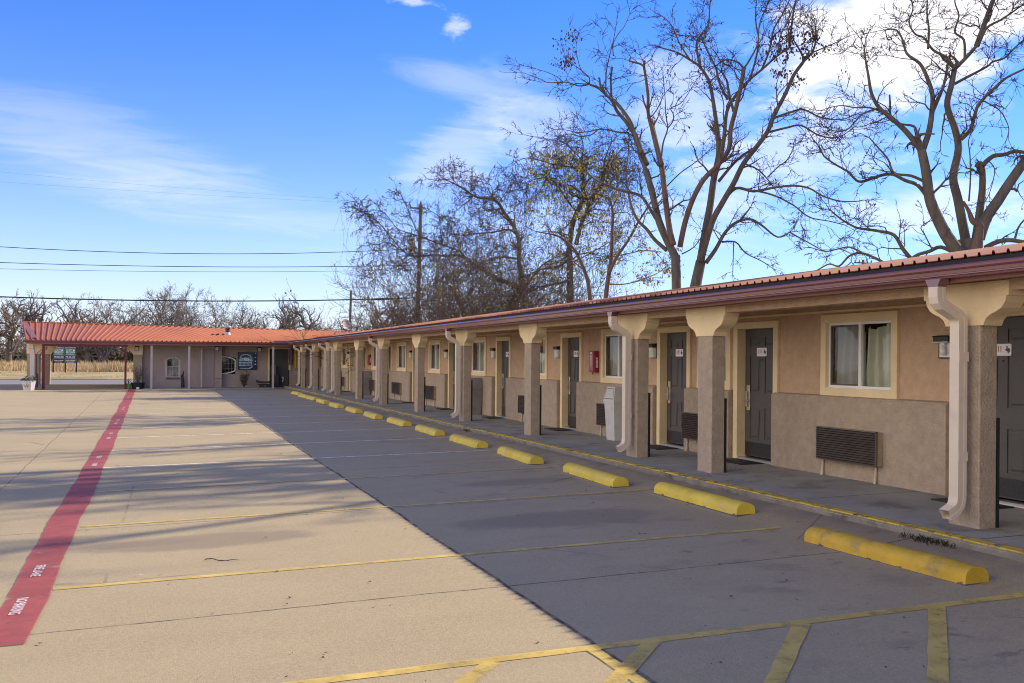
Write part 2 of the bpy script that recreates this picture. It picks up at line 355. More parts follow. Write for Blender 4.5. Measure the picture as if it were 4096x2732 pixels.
    # wandering hairline crack
    vo = n('ShaderNodeTexVoronoi'); vo.feature = 'DISTANCE_TO_EDGE'; vo.inputs['Scale'].default_value = .23; lk(mapp((1, .8, 1)), vo.inputs['Vector'])
    c = mix(ma('MULTIPLY', rng(vo.outputs[0], .0015, .004, .55, 0), rng(noise(P, .5), .5, .6, 0, 1)), c, (.12, .09, .07))
    # gum, paint flecks and droppings
    v2 = n('ShaderNodeTexVoronoi'); v2.inputs['Scale'].default_value = 3.2; v2.inputs['Randomness'].default_value = 1; lk(P, v2.inputs['Vector'])
    wn = n('ShaderNodeTexWhiteNoise'); lk(v2.outputs['Position'], wn.inputs['Vector'])
    c = mix(ma('MULTIPLY', rng(v2.outputs[0], .022, .045, .85, 0), ma('GREATER_THAN', wn.outputs[0], .90)), c, (.66, .62, .56))
    c = mix(ma('MULTIPLY', rng(v2.outputs[0], .03, .06, .7, 0), ma('LESS_THAN', wn.outputs[0], .10)), c, (.08, .065, .055))
    lk(c, b.inputs['Base Color']); b.inputs['Roughness'].default_value = .93; b.inputs['Specular IOR Level'].default_value = .25
    bp = n('ShaderNodeBump'); bp.inputs['Strength'].default_value = .5; bp.inputs['Distance'].default_value = .01; lk(noise(P, 70, 4, .7), bp.inputs['Height']); lk(bp.outputs[0], b.inputs['Normal'])
    return m
LOT = lot_material()
WALK = mat('walkway_concrete', (.285, .278, .24), .9, .16, 1.4, .4, 60, dark=(.12, .10, .09), dscale=1.5, damt=.75)
KERB = mat('kerb_concrete', (.22, .20, .17), .95, .25, 4, .5, 40, dark=(.07, .06, .055), dscale=3, damt=.85)
FIELD = mat('field_grass_soil', (.37, .28, .135), .98, .25, .25, .6, 9, dark=(.22, .205, .085), dscale=.16, damt=.8)
BACK = mat('back_yard_soil', (.22, .17, .11), .98, .25, .5, .5, 10)

def grid(name, xs, ys, zf, m):
    b = MB(); k = len(xs)
    b.v = [(x, y, zf(x, y)) for y in ys for x in xs]
    for j in range(len(ys)-1):
        for i in range(k-1): b.f.append((j*k+i, j*k+i+1, (j+1)*k+i+1, (j+1)*k+i)); b.m.append(0)
    return b.build(name, m)
def frange(a, b, n): return [a + (b-a)*i/n for i in range(n+1)]
struct(grid('ground', [-1500, -400, -120, -60, 6.9, 8.8, 40, 120, 400, 1500], [-300, -60, 0, 57, 60, 84, 200, 500, 1600],
            lambda x, y: (-1.2 if x < 8 and y < 61 else -.03) if x < 500 else -.03, BACK))
struct(grid('parking_lot', frange(-60, 5.9, 60) + frange(6.0, 6.79, 8), frange(-14, 61.2, 72), gz, LOT))
struct(grid('driveway', [-60, 7], [61.2, 70.5], lambda x, y: 0, LOT))
struct(grid('road', [-400, 400], [70.5, 83], lambda x, y: -.004, ASPH))
def fz(x, y):
    if y <= 83.3: return .02 if y < 83.1 else .16
    return .16 + .27*min(1, (y-83.3)/13) + .05*math.sin(x*.3)*min(1, (y-83)/6)
struct(grid('grass_field', frange(-400, 400, 160), [83, 83.25, 84, 86, 89, 92, 95, 98, 103, 110, 120, 140, 170, 220, 400, 1500], fz, FIELD))

# walkway slab, kerb and its yellow edge
WZ = .136
def wz(x): return WZ + (x-6.776)/(8.61-6.776)*.037
b = MB()
ys = frange(-10, 59.0, 46)
b.v = [(x, y, wz(x)) for y in ys for x in (6.93, 8.75)]
for j in range(len(ys)-1): b.f.append((2*j, 2*j+1, 2*j+3, 2*j+2)); b.m.append(0)
struct(b.build('walkway', WALK))
b = MB(); prof = [(6.790, -.45), (6.786, .03), (6.776, WZ-.012), (6.79, WZ), (6.93, wz(6.93)), (6.93, -.45)]
for j in range(23): b.prism(prof, 'y', -10 + j*3.0, -10 + j*3.0 + 2.994)
struct(b.build('kerb', KERB))
b = MB(); yy = -10.0
while yy < 58.6:
    d = rnd.uniform(.0, .014); b.face([(6.7765, yy, WZ-.02-d*.6), (6.7765, yy+.4, WZ-.02-d*.8), (6.7855, yy+.4, WZ+.005), (6.7855, yy, WZ+.005)])
    b.face([(6.7855, yy, WZ+.005), (6.7855, yy+.4, WZ+.005), (6.905-d, yy+.4, wz(6.9)+.005), (6.905-d*1.2, yy, wz(6.9)+.005)]); yy += .4
struct(b.build('kerb_paint', KERBY))
# joints in the walkway: grooves shown as fine dark strips
b = MB()
for yy in (7.2, 9.9, 12.3, 14.7, 17.1, 19.6, 22, 24.4, 26.8, 29.2, 31.6, 34, 37, 40, 43, 46, 49, 52): b.face([(6.93, yy, wz(6.93)+.003), (6.93, yy+.011, wz(6.93)+.003), (8.6, yy+.012, wz(8.6)+.003), (8.6, yy, wz(8.6)+.003)])
struct(b.build('walkway_joints', FELT))

# painted lines
def strip_x(b, x0, x1, yf, w, jit=.004, dz=.004):      # runs across the lot
    n = max(2, int((x1-x0)/.12)); pv = None
    for i in range(n+1):
        x = x0 + (x1-x0)*i/n; y = yf(x); a, c = y - w/2 + rnd.uniform(-jit, jit), y + w/2 + rnd.uniform(-jit, jit)
        p = ((x, a, gz(x, a)+dz), (x, c, gz(x, c)+dz))
        if pv: b.face([pv[0], p[0], p[1], pv[1]])
        pv = p
b = MB()
strip_x(b, .2, 6.25, lambda x: 5.945 - .004*x, .105)
for i, y0 in enumerate((9.10, 12.28, 15.31)):
    strip_x(b, -.80, 6.12, lambda x: y0 - .006*(x-2.6), .088)
def bar(b, x0, y0, x1, y1, w, n=14):
    d = Vector((x1-x0, y1-y0, 0)).normalized(); s = Vector((-d.y, d.x, 0)); pv = None
    for i in range(n+1):
        t = i/n; c = Vector((x0+(x1-x0)*t, y0+(y1-y0)*t, 0)); p = [c + s*(w/2+rnd.uniform(-.005, .005)), c - s*(w/2+rnd.uniform(-.005, .005))]
        for q in p: q.z = gz(q.x, q.y)+.006
        if pv: b.face([pv[0], p[0], p[1], pv[1]])
        pv = p
for x in (1.95, 3.03, 4.16, 5.30, 6.4): bar(b, x-.02, 5.89, x-2.6, 5.89-2.6*1.12, .115)
bar(b, 2.60, 5.89, 2.60, 3.2, .085)
struct(b.build('yellow_stall_lines', YEL))
b = MB()
for i in range(13):
    y0 = 18.51 + 3.21*i
    strip_x(b, -.86, 6.0, lambda x: y0 - .005*(x-2.6), .095)
struct(b.build('faded_stall_lines', YELW))
b = MB(); pv = None
for i in range(300):
    y = 7.45 + (60.0-7.45)*i/299; t = (y-7.45)/52.5
    xr = -.815 - .32*t**1.4 + .010*math.sin(y*.9) + .007*math.sin(y*2.3) + rnd.uniform(-.005, .005); xl = xr - .325 - .05*t + .012*math.sin(y*.7+1) + rnd.uniform(-.005, .005)
    p = ((xl, y, gz(xl, y)+.008), (xr, y, gz(xr, y)+.008))
    if pv: b.face([pv[0], pv[1], p[1], p[0]])
    pv = p
lane = struct(b.build('red_fire_lane', REDP))
first = None
for i, y0 in enumerate((9.92, 20.4, 26.3, 31.5, 39, 48)):
    dx = -.32*((y0-9.9)/52.5)**1.4 - .01 if y0 > 9.9 else 0
    for txt, dy, ln in (('FIRE LANE', 0, .66), ('NO PARKING', -1.34, .62)):
        yy = y0 + dy; x = -.985 + dx
        o = text_mesh(txt, .115, WHTP, ((x, yy, gz(x, yy)+.012), (0, -1, 0), (1, 0, .03)), name='stencil_lettering', sx=.98 if txt[0] == 'F' else .80)
        o.parent = lane

# ------------------------------------------------------------ long motel wing
XW, XP, XD, X0, CW = 8.72, 8.61, 8.83, 7.294, .393
DOORS = [3.45, 8.25, 13.0, 15.64, 20.42, 25.15, 29.97, 34.75, 39.5, 44.69, 47.57, 52.3, 57.5]
NUM = ['112', '111', '110', '109', '108', '107', '106', '105', '104', '103', '102', '101', '']
WINS = [(5.6, 7.1), (10.41, 11.96), (14.33, 15.40), (17.88, 19.40), (22.51, 24.05), (27.27, 28.80), (32.15, 33.67), (37.02, 38.56), (41.97, 43.45), (49.59, 51.05), (54.86, 56.36)]
WAINS = [(-8, 3.5), (4.7, 8.28), (9.49, 13.05), (14.25, 15.71), (16.89, 20.52), (21.67, 25.30), (26.50, 30.02), (31.34, 34.80), (36.12, 39.55), (40.76, 44.72), (45.96, 47.60), (48.82, 52.34), (53.56, 57.55)]
wing = thing('motel_wing', 'long low motel wing of tan stucco rooms under a red metal roof and columned porch', 'building', (12, 26, 0))
INV = Matrix.Translation((-12, -26, 0))
def wpart(mb, name, m, parent=wing, **k):
    o = mb.build(name, m, parent, **k); o.matrix_parent_inverse = INV if parent is wing else Matrix(); return o
# wall with openings
ops = sorted([(d+.10, d+1.13, 0, 2.24) for d in DOORS[:-1]] + [(57.62, 59.6, 0, 2.22)] + [(a+.10, c-.10, 1.345, 2.26) for a, c in WINS])
b = MB(); y = -8.0
for (a, c, z0, z1) in ops:
    b.box(XW, 8.90, y, a, -.05, 2.62)
    if z0 > 0: b.box(XW, 8.90, a, c, -.05, z0)
    b.box(XW, 8.90, a, c, z1, 2.62); y = c
b.box(XW, 8.90, y, 59.86, -.05, 2.62)
b.box(17.2, 17.4, -8, 64, -.05, 2.55); b.box(8.90, 17.2, -8.2, -8, -.05, 2.60)
wpart(b, 'wall', STUC)
b = MB(); b.box(9.6, 9.62, -8, 59.8, 0, 2.6); b.box(8.9, 9.6, -8, 59.8, -.02, .0); wpart(b, 'dark_interior', ROOMD)
b = MB(); b.box(8.73, 8.9, -8, 57.5, 2.41, 2.43); b.box(8.690, 8.72, -8, 57.4, 2.385, 2.415); wpart(b, 'crown_strip', TRIM)
b = MB(); b.box(7.52, 8.72, -8, 59.8, 2.47, 2.50); wpart(b, 'porch_ceiling', STUC)
for a, c in WAINS:
    b = MB(); b.prism([(8.61, .02), (8.61, 1.215), (8.632, 1.245), (8.72, 1.26), (8.72, .02)], 'y', a, c); wpart(b, 'wainscot', STUC2, bevel=.008)
# porch columns
CY = [2.7, 7.605, 12.508, 14.852, 19.81, 24.73, 29.55, 34.70, 39.26, 44.25, 46.43, 50.92, 55.5]
def column(y):
    o = MB().box(X0, 7.50, y, y+CW, .10, 2.07); o = wpart(o, 'column', STUC2, bevel=.012)
    yc = y + CW/2; h = []
    for s_, t_ in ((.545, 2.47), (.545, 2.33), (.515, 2.325), (.50, 2.27), (.455, 2.215), (.385, 2.18), (.315, 2.155), (.265, 2.115), (.24, 2.06)): h.append((s_, t_))
    pts = [(yc - s_, t_) for s_, t_ in h] + [(yc + s_, t_) for s_, t_ in reversed(h)]
    c = MB().prism([(p[0], p[1]) for p in reversed(pts)], 'x', X0-.012, 7.512); wpart(c, 'capital', TRIM, o, bevel=.006)
    g = MB().box(7.502, 7.532, y-.004, y+.03, .14, 1.19); wpart(g, 'corner_guard', BLACK, o)
for y in CY: column(y)
bm_ = MB(); bm_.box(X0+.006, 7.50, -8, 59.4, 2.372, 2.60); wpart(bm_, 'porch_beam', STUC)
# eaves: fascia, dark board, gutter, downspouts
b = MB().box(6.985, 7.02, -8, 58.7, 2.455, 2.615); b.box(7.02, X0+.006, -8, 58.7, 2.475, 2.49); wpart(b, 'fascia', FASC)
b = MB().box(6.885, 6.97, -8, 58.7, 2.606, 2.652); wpart(b, 'eave_board', FELT)
g = [(6.984, 2.615), (6.984, 2.490), (6.872, 2.490), (6.868, 2.505), (6.845, 2.522), (6.842, 2.553), (6.826, 2.556), (6.816, 2.568), (6.814, 2.588), (6.822, 2.602), (6.838, 2.604), (6.846, 2.594), (6.850, 2.50+.01), (6.96, 2.50+.005), (6.976, 2.615)]
b = MB().prism(g, 'y', -8, 58.55); wpart(b, 'gutter', GUT)
DS = [7.605, 14.852, 24.73, 34.70, 44.25, 46.43, 50.92, 55.5]
def spout(y):
    yc = y + .14
    b = MB(); n0 = len(b.v)
    b.face([(6.86, yc-.10, 2.49), (6.86, yc+.10, 2.49), (6.975, yc+.10, 2.49), (6.975, yc-.10, 2.49)])
    t = [(6.862, yc-.062, 2.42), (6.862, yc+.062, 2.42), (6.968, yc+.062, 2.42), (6.968, yc-.062, 2.42)]
    T = [(6.86, yc-.10, 2.49), (6.86, yc+.10, 2.49), (6.975, yc+.10, 2.49), (6.975, yc-.10, 2.49)]
    for i in range(4): b.face([T[i], T[(i+1) % 4], t[(i+1) % 4], t[i]])
    b.face(t)
    o = MB(); path = [(6.915, 2.44), (6.915, 2.33), (6.925, 2.285), (6.955, 2.25), (7.12, 2.165), (7.155, 2.135), (7.170, 2.09), (7.172, 1.3), (7.172, .44), (7.160, .37), (7.125, .325), (7.03, .275)]
    prev = None; hw = .060; hd = .050
    for i, (x, z) in enumerate(path):
        a = Vector(path[min(i+1, len(path)-1)]) - Vector(path[max(i-1, 0)]); a.normalize(); nx, nz_ = -a.y, a.x
        # ribbed rectangular section
        sec = []
        for u, v in ((-1, -1), (-.55, -1), (-.5, -.86), (-.2, -.86), (-.15, -1), (.15, -1), (.2, -.86), (.5, -.86), (.55, -1), (1, -1), (1, -.3), (.95, -.25), (.95, .25), (1, .3), (1, 1), (-1, 1), (-1, .3), (-.95, .25), (-.95, -.25), (-1, -.3)):
            sec.append((x + nx*hd*v*-1, yc + hw*u, z + nz_*hd*v*-1))
        if prev:
            for k in range(20): o.face([prev[k], prev[(k+1) % 20], sec[(k+1) % 20], sec[k]])
        prev = sec
    ds = wpart(o, 'downspout', DSP)
    wpart(b, 'outlet', GUT, ds)
    for z in (1.72, .78):
        k = MB(); k.prism([(7.235, yc-.063), (7.1255, yc-.063), (7.1255, yc+.063), (7.235, yc+.063), (7.235, yc+.0585), (7.1262, yc+.0585), (7.1262, yc-.0585), (7.235, yc-.0585)], 'z', z, z+.09); wpart(k, 'strap', DSP, ds)
for y in DS: spout(y)
# corrugated roof
def ribroof(quad, pitch, rib, m, name, parent, inv, thick=.02, edge=None):
    """quad: eave start, eave end, ridge end, ridge start; ribs run eave to ridge"""
    A, B_, C_, D_ = [Vector(q) for q in quad]; n = int((B_-A).length/pitch); b = MB()
    nrm = (B_-A).cross(D_-A).normalized()
    if nrm.z < 0: nrm = -nrm
    prof = ((0, 0), (.20, 0), (.25, 1), (.40, 1), (.45, 0), (.99, 0))
    lo, hi = [], []
    for i in range(n):
        for u, h in prof:
            t = (i+u)/n; lo.append(A.lerp(B_, t) + nrm*(h*rib)); hi.append(D_.lerp(C_, t) + nrm*(h*rib))
    k = len(lo); b.v = [tuple(p) for p in lo+hi] + [tuple(p - nrm*thick) for p in lo+hi]
    for i in range(k-1):
        b.f.append((i, i+1, k+i+1, k+i)); b.m.append(0); b.f.append((2*k+i+1, 2*k+i, 3*k+i, 3*k+i+1)); b.m.append(1); b.f.append((2*k+i, 2*k+i+1, i+1, i)); b.m.append(1)
    o = b.build(name, [m, ROOFE], parent); o.matrix_parent_inverse = inv; return o
ribroof([(6.86, -8.4, 2.662), (6.86, 58.9, 2.662), (12.0, 64.0, 3.46), (12.0, -8.4, 3.46)], .163, .028, ROOF, 'roof', wing, INV, .008)
ribroof([(17.9, -8.4, 2.55), (17.9, 69, 2.55), (12.0, 64, 3.455), (12.0, -8.4, 3.455)], .2, .02, ROOF, 'roof', wing, INV)
b = MB(); b.prism([(11.86, 3.455), (12.0, 3.487), (12.14, 3.455), (12.14, 3.449), (12.0, 3.478), (11.86, 3.449)], 'y', -8.4, 63.9); wpart(b, 'ridge_cap', ROOF)
b = MB(); b.face([(8.8, -8.1, 2.5), (17.3, -8.1, 2.5), (12, -8.1, 3.42)]); wpart(b, 'gable', STUC)
# roof screws along the eave rib line
b = MB()
for i in range(0, 130):
    for dx in (.32, 2.2): 
        yy = -3 + i*.489; z = 2.648 + dx*.158 + .004
        b.box(6.86+dx-.011, 6.86+dx+.011, yy-.011, yy+.011, z, z+.018)
wpart(b, 'roof_screws', FELT)['kind'] = 'stuff'
# doors
def make_door(d, dark=False):
    f = MB(); f.box(8.68, 8.86, d, d+.12, .13, 2.22); f.box(8.68, 8.86, d+1.11, d+1.23, .13, 2.22); f.box(8.68, 8.86, d, d+1.23, 2.22, 2.325)
    fr = wpart(f, 'door_frame', TRIM, bevel=.006)
    a, c = d+.125, d+1.105; w = c-a
    l = MB(); l.box(XD+.012, XD+.04, a, c, .225, 2.215)
    # stiles and rails
    def st(u0, u1, z0, z1): l.box(XD, XD+.012, a+w*u0, a+w*u1, z0, z1)
    st(0, .14, .225, 2.215); st(.86, 1, .225, 2.215); st(.44, .56, .225, 2.215)
    for z0, z1 in ((.225, .5), (.985, 1.22), (1.80, 1.94), (2.09, 2.215)): st(.14, .44, z0, z1); st(.56, .86, z0, z1)
    for z0, z1 in ((.5, .985), (1.22, 1.80), (1.94, 2.09)):
        for u0, u1 in ((.14, .44), (.56, .86)):
            p = .035; y0, y1 = a+w*u0+p, a+w*u1-p; zz0, zz1 = z0+p*.8, z1-p*.8; q = .03; xo, xi = XD+.012, XD+.002
            l.box(xi, xo, y0+q, y1-q, zz0+q*.8, zz1-q*.8)
            for P in (((y0,zz0),(y1,zz0),(y1-q,zz0+q*.8),(y0+q,zz0+q*.8)), ((y0,zz1),(y0+q,zz1-q*.8),(y1-q,zz1-q*.8),(y1,zz1)), ((y0,zz0),(y0+q,zz0+q*.8),(y0+q,zz1-q*.8),(y0,zz1)), ((y1,zz0),(y1,zz1),(y1-q,zz1-q*.8),(y1-q,zz0+q*.8))):
                l.face([((xo-.0005) if i in ((0, 1) if P[1][0] != P[0][0] or P[1][1] == P[0][1] else (0, 3)) else xi, u, z) for i, (u, z) in enumerate(P)])
    do = wpart(l, 'door', DOORM)
    k = MB(); k.box(XD-.004, XD+.001, a+.02, c-.02, .235, .445)
    for i in range(12):
        for j in range(5): yy = a+.05+i*.074+(j % 2)*.03; zz = .255+j*.04; k.face([(XD-.006, yy, zz), (XD-.006, yy+.03, zz+.012), (XD-.006, yy+.032, zz+.016), (XD-.006, yy+.002, zz+.004)])
    wpart(k, 'kick_plate', KICK, do)
    h = MB(); yl = c-.10; h.box(XD-.014, XD-.0005, yl-.042, yl+.042, .94, 1.34); wpart(h, 'lock_plate', BRASS, do, bevel=.006)
    h = MB(); h.box(XD-.045, XD-.014, yl-.026, yl+.026, 1.0, 1.24); h.tube([Vector((XD-.045, yl, 1.105)), Vector((XD-.085, yl, 1.105)), Vector((XD-.095, yl-.03, 1.105)), Vector((XD-.09, yl-.14, 1.10))], .011, 8); h.box(XD-.049, XD-.045, yl-.012, yl+.012, 1.18, 1.21)
    wpart(h, 'handle', STEEL, do, smooth=False)
    e = MB(); e.tube([Vector((XD-.008, (a+c)/2, 1.735)), Vector((XD, (a+c)/2, 1.735))], .011, 8); wpart(e, 'peephole', BLACK, do)
    t = MB(); t.box(8.70, 8.86, d+.12, d+1.11, .15, .205); t.box(8.66, 8.70, d+.10, d+1.13, .15, .175); wpart(t, 'threshold', STEEL, do)
for d in DOORS[:-1]: make_door(d)
b = MB(); b.box(XD+.1, XD+.13, 57.62, 59.6, .15, 2.22); wpart(b, 'door', FELT)  # near-black panel standing in for the unlit passage opening
b = MB(); b.box(8.68, 8.86, 57.5, 57.62, .13, 2.22); b.box(8.68, 8.86, 57.5, 59.6, 2.22, 2.325); wpart(b, 'door_frame', TRIM)
# windows
def make_win(a, c, k):
    f = MB(); t = .115
    for y0, y1, z0, z1 in ((a, a+t, 1.25, 2.36), (c-t, c, 1.25, 2.36), (a+t, c-t, 1.25, 1.36), (a+t, c-t, 2.245, 2.36)): f.box(8.68, 8.80, y0, y1, z0, z1)
    tr = wpart(f, 'window', TRIM, bevel=.005)
    y0, y1, z0, z1 = a+t, c-t, 1.36, 2.245; f = MB(); s_ = .035; X_ = 8.735
    f.box(X_, X_+.05, y0, y0+s_, z0, z1); f.box(X_, X_+.05, y1-s_, y1, z0, z1); f.box(X_, X_+.05, y0+s_, y1-s_, z0, z0+s_); f.box(X_, X_+.05, y0+s_, y1-s_, z1-s_, z1)
    ym = (y0+y1)/2; f.box(X_-.006, X_+.05, ym-.025, ym+.025, z0+s_, z1-s_); f.box(X_-.012, X_, y0, y1, z0-.012, z0+.012)
    wpart(f, 'sash', WHT, tr)
    f = MB(); g = .022
    for q in ((ym+.025, ym+.025+g, z0+s_, z1-s_), (y1-s_-g, y1-s_, z0+s_, z1-s_), (ym+.025+g, y1-s_-g, z0+s_, z0+s_+g), (ym+.025+g, y1-s_-g, z1-s_-g, z1-s_)): f.box(X_+.004, X_+.02, *q)
    wpart(f, 'screen_frame', GRIL if k % 2 else PIPE, tr)
    f = MB(); f.face([(X_+.025, y0+s_, z1-s_), (X_+.025, ym-.025, z1-s_), (X_+.025, ym-.025, z0+s_), (X_+.025, y0+s_, z0+s_)]); wpart(f, 'pane', GLASS, tr)
    f = MB(); f.face([(X_+.028, ym+.025, z1-s_), (X_+.028, y1-s_, z1-s_), (X_+.028, y1-s_, z0+s_), (X_+.028, ym+.025, z0+s_)]); wpart(f, 'pane', GLASSD, tr)
    r2 = random.Random(100+k)
    for (p, q, m) in ((y0, ym+.0, CURT if k != 4 else CURT2), (ym+.02, y1, CURT2)):
        f = MB(); n = 90; pv = None; ph = [r2.uniform(0, 6) for _ in range(4)]; gap = r2.uniform(.02, .16)
        for i in range(n+1):
            u = i/n; y = p + (q-p)*u; pr = []
            for j in range(9):
                w = j/8; amp = .022 + .016*w
                x = 8.86 + amp*math.sin(u*34*(q-p)+ph[0]+.5*math.sin(w*2.2+ph[2]+u*6)) + .014*math.sin(u*71*(q-p)+ph[1]+w*.8) + .02*math.sin(u*5+w*2+ph[3])
                zt = z1 - .02 - gap*max(0, math.sin(u*3.1+ph[3]))**3
                pr.append((x, y + .012*math.sin(w*3+ph[1]), z0-.05 + (zt-z0+.05)*w))
            if pv:
                for j in range(8): f.face([pv[j], pr[j], pr[j+1], pv[j+1]])
            pv = pr
        wpart(f, 'curtain', m, tr, smooth=True)
for k, (a, c) in enumerate(WINS): make_win(a, c, k)

# ------------------------------------------------------------ things along the walkway
TX = [(.30,1.0),(.52,1.0),(.52,.74),(.72,.70),(.95,.66),(1.0,.40),(.97,.28),(.80,.18),(.70,.0),(.60,.05),(.50,.24),(.40,.34),(.30,.28),(.20,.40),(.0,.58),(.30,.58)]
def room_sign(d, num):
    a, c = d+.125, d+1.105; ym = (a+c)/2; yc = ym + .02; w, h = .135, .066
    pos = (XD-.002, yc, 1.858)
    t = thing('room_number_sign', 'white plate with red number %s and grey state outline on a charcoal door' % num, 'door sign', pos, 'room number plates on the doors')
    r = .014; pts = []
    for cx, cz, a0 in ((w-r, h-r, 0), (-w+r, h-r, 90), (-w+r, -h+r, 180), (w-r, -h+r, 270)):
        for k in range(4): pts.append((cx + r*math.cos(R(a0+30*k)), cz + r*math.sin(R(a0+30*k))))
    MB().prism(pts, 'x', -.006, .0).build('plate', SIGNW, t, bevel=0)
    text_mesh(num, .088, RED, ((-.008, .047, .006), (0, -1, 0), (0, 0, 1)), t, 'number', sx=.86)
    b = MB(); b.face([(-.008, -.045 - .075*x, -.042 + .085*z) for x, z in reversed(TX)]); b.build('state_outline', GREY, t)
for d, n in zip(DOORS, NUM):
    if n in ('111', '110', '109', '108', '107', '106'): room_sign(d, n)

def lamp(d, label, broken=False):
    y = d + 1.27 if d != 8.25 else 9.47
    t = thing('wall_lamp', label, 'wall lamp', (XW, y+.115, 1.76), 'porch lamps beside the doors')
    b = MB(); b.box(-.03, 0, -.125, .125, 0, .25); b.build('backplate', LAMPK, t, bevel=.006)
    b = MB(); b.box(-.115, -.03, -.118, .118, .195, .25); b.prism([(-.13, .25), (-.115, .262), (0, .275), (0, .25)], 'y', -.125, .125); b.box(-.12, -.03, -.121, .121, .186, .195, 1); b.build('cap', [LAMPK, BRASS], t)
    if broken:
        b = MB(); b.box(-.034, -.03, -.10, .10, .015, .185); b.build('reflector', WHT, t)
        b = MB(); b.tube([Vector((-.07, .0, .19)), Vector((-.07, .0, .14))], .024, 10); b.lathe((-.07, 0, .035), [(.004, 0), (.03, .012), (.037, .04), (.03, .07), (.02, .10)], 12); b.build('bulb', WHT, t, smooth=True)
    else:
        b = MB()
        pr = [(-.03, -.105)] + [(-.03 - (.078+.006*(i % 2))*math.sin(R(8+164*i/16)), -.10*math.cos(R(180*i/16))) for i in range(17)] + [(-.03, .105)]
        b.prism([(p[0], p[1]) for p in pr], 'z', .012, .19); b.build('glass_jar', LAMPG, t)
lamp(8.25, 'porch lamp with its bare white bulb showing, left of the nearest downspout', True)
for d, nm in ((15.64, '109'), (20.42, '108'), (25.15, '107'), (29.97, '106'), (34.75, '105'), (39.5, '104')):
    lamp(d, 'black capped porch lamp with frosted glass just left of door %s' % nm)
lamp(47.57, 'smallest far porch lamp between a door and window, left of the distant grey bin')

def ac(y, lab, pipes=True):
    t = thing('wall_air_conditioner', lab, 'air conditioner', (XP, y+.6, .40), 'air conditioner grilles in the wainscot')
    b = MB(); b.box(-.085, 0, -.60, .60, .0, .425); b.build('sleeve', STUC2, t, bevel=.004)
    b = MB()
    b.box(-.095, -.0855, -.605, .605, -.005, .43, 1)
    for i in range(14):
        z = .002 + i*.0302; b.prism([(-.134, z+.001), (-.128, z-.003), (-.096, z+.012), (-.096, z+.018)], 'y', -.598, .598)
    b.box(-.12, -.095, -.61, -.598, -.006, .43); b.box(-.12, -.095, .598, .61, -.006, .43); b.prism([(-.13, .425), (-.128, .437), (-.08, .437), (-.08, .425)], 'y', -.61, .61)
    b.build('grille', [GRIL, FELT], t)
    if pipes:
        for dy in (-.50, .59):
            b = MB(); b.tube([Vector((-.02, dy, -.02)), Vector((-.025, dy, -.10)), Vector((-.035, dy, -.22))], .016, 8); b.tube([Vector((-.03, dy, -.17)), Vector((-.036, dy, -.235))], .021, 8); b.build('drain_pipe', PIPE, t)
for y, lab in ((10.57, 'wide brown air conditioner grille under the nearest curtained window'), (14.35, 'brown air conditioner grille half hidden by the column left of door 110'),
        (17.95, 'brown air conditioner grille beside the pale front grey bin'), (22.77, 'brown air conditioner grille peeking out behind the column right of door 107'),
        (27.5, 'brown air conditioner grille hidden behind the middle grey bin'), (32.37, 'brown air conditioner grille left of door 106'), (37.36, 'brown air conditioner grille standing out from the wall left of door 105'),
        (42.2, 'brown air conditioner grille behind the farthest grey bin'), (49.49, 'farthest small air conditioner grille near the doorway end')): ac(y, lab)

def fire_box(y, lab):
    t = thing('fire_extinguisher_cabinet', lab, 'extinguisher box', (XW, y+.125, 1.46), 'red extinguisher boxes')
    b = MB(); b.box(-.115, 0, -.125, .125, 0, .45); b.build('case', FIREB, t, bevel=.012)
    b = MB(); b.box(-.135, -.115, -.12, .12, .01, .44); b.build('door', FIREB, t, bevel=.01)
    b = MB(); b.box(-.138, -.136, -.085, .06, .10, .36); b.build('window_panel', mat('red_tinted_panel', (.42, .06, .05), .12, spec=.8), t)
    b = MB(); b.box(-.1385, -.1365, -.05, .03, .385, .43); b.build('label_sticker', SIGNW, t)
    b = MB(); b.box(-.075, -.03, -.1275, -.1255, .10, .27); b.build('lettering_panel', SIGNW, t)
    for i, ch in enumerate('FIRE'): text_mesh(ch, .046, BLACK, ((-.0525, -.1285, .249-.042*i), (1, 0, 0), (0, 0, 1)), t, 'lettering')
    b = MB(); b.prism([(-.09, .31), (-.06, .275), (-.035, .275), (-.035, .30), (-.055, .305), (-.04, .33), (-.07, .305)], 'y', -.1275, -.1255); b.build('emblem', SIGNW, t)
    b = MB(); b.tube([Vector((-.09, .0, 0)), Vector((-.09, .0, -.045))], .012, 8); b.build('latch', BLACK, t)
fire_box(19.55, 'red fire extinguisher box on the wall between door 108 and its right hand window')
fire_box(43.62, 'small distant red fire extinguisher box above the far grey bin')

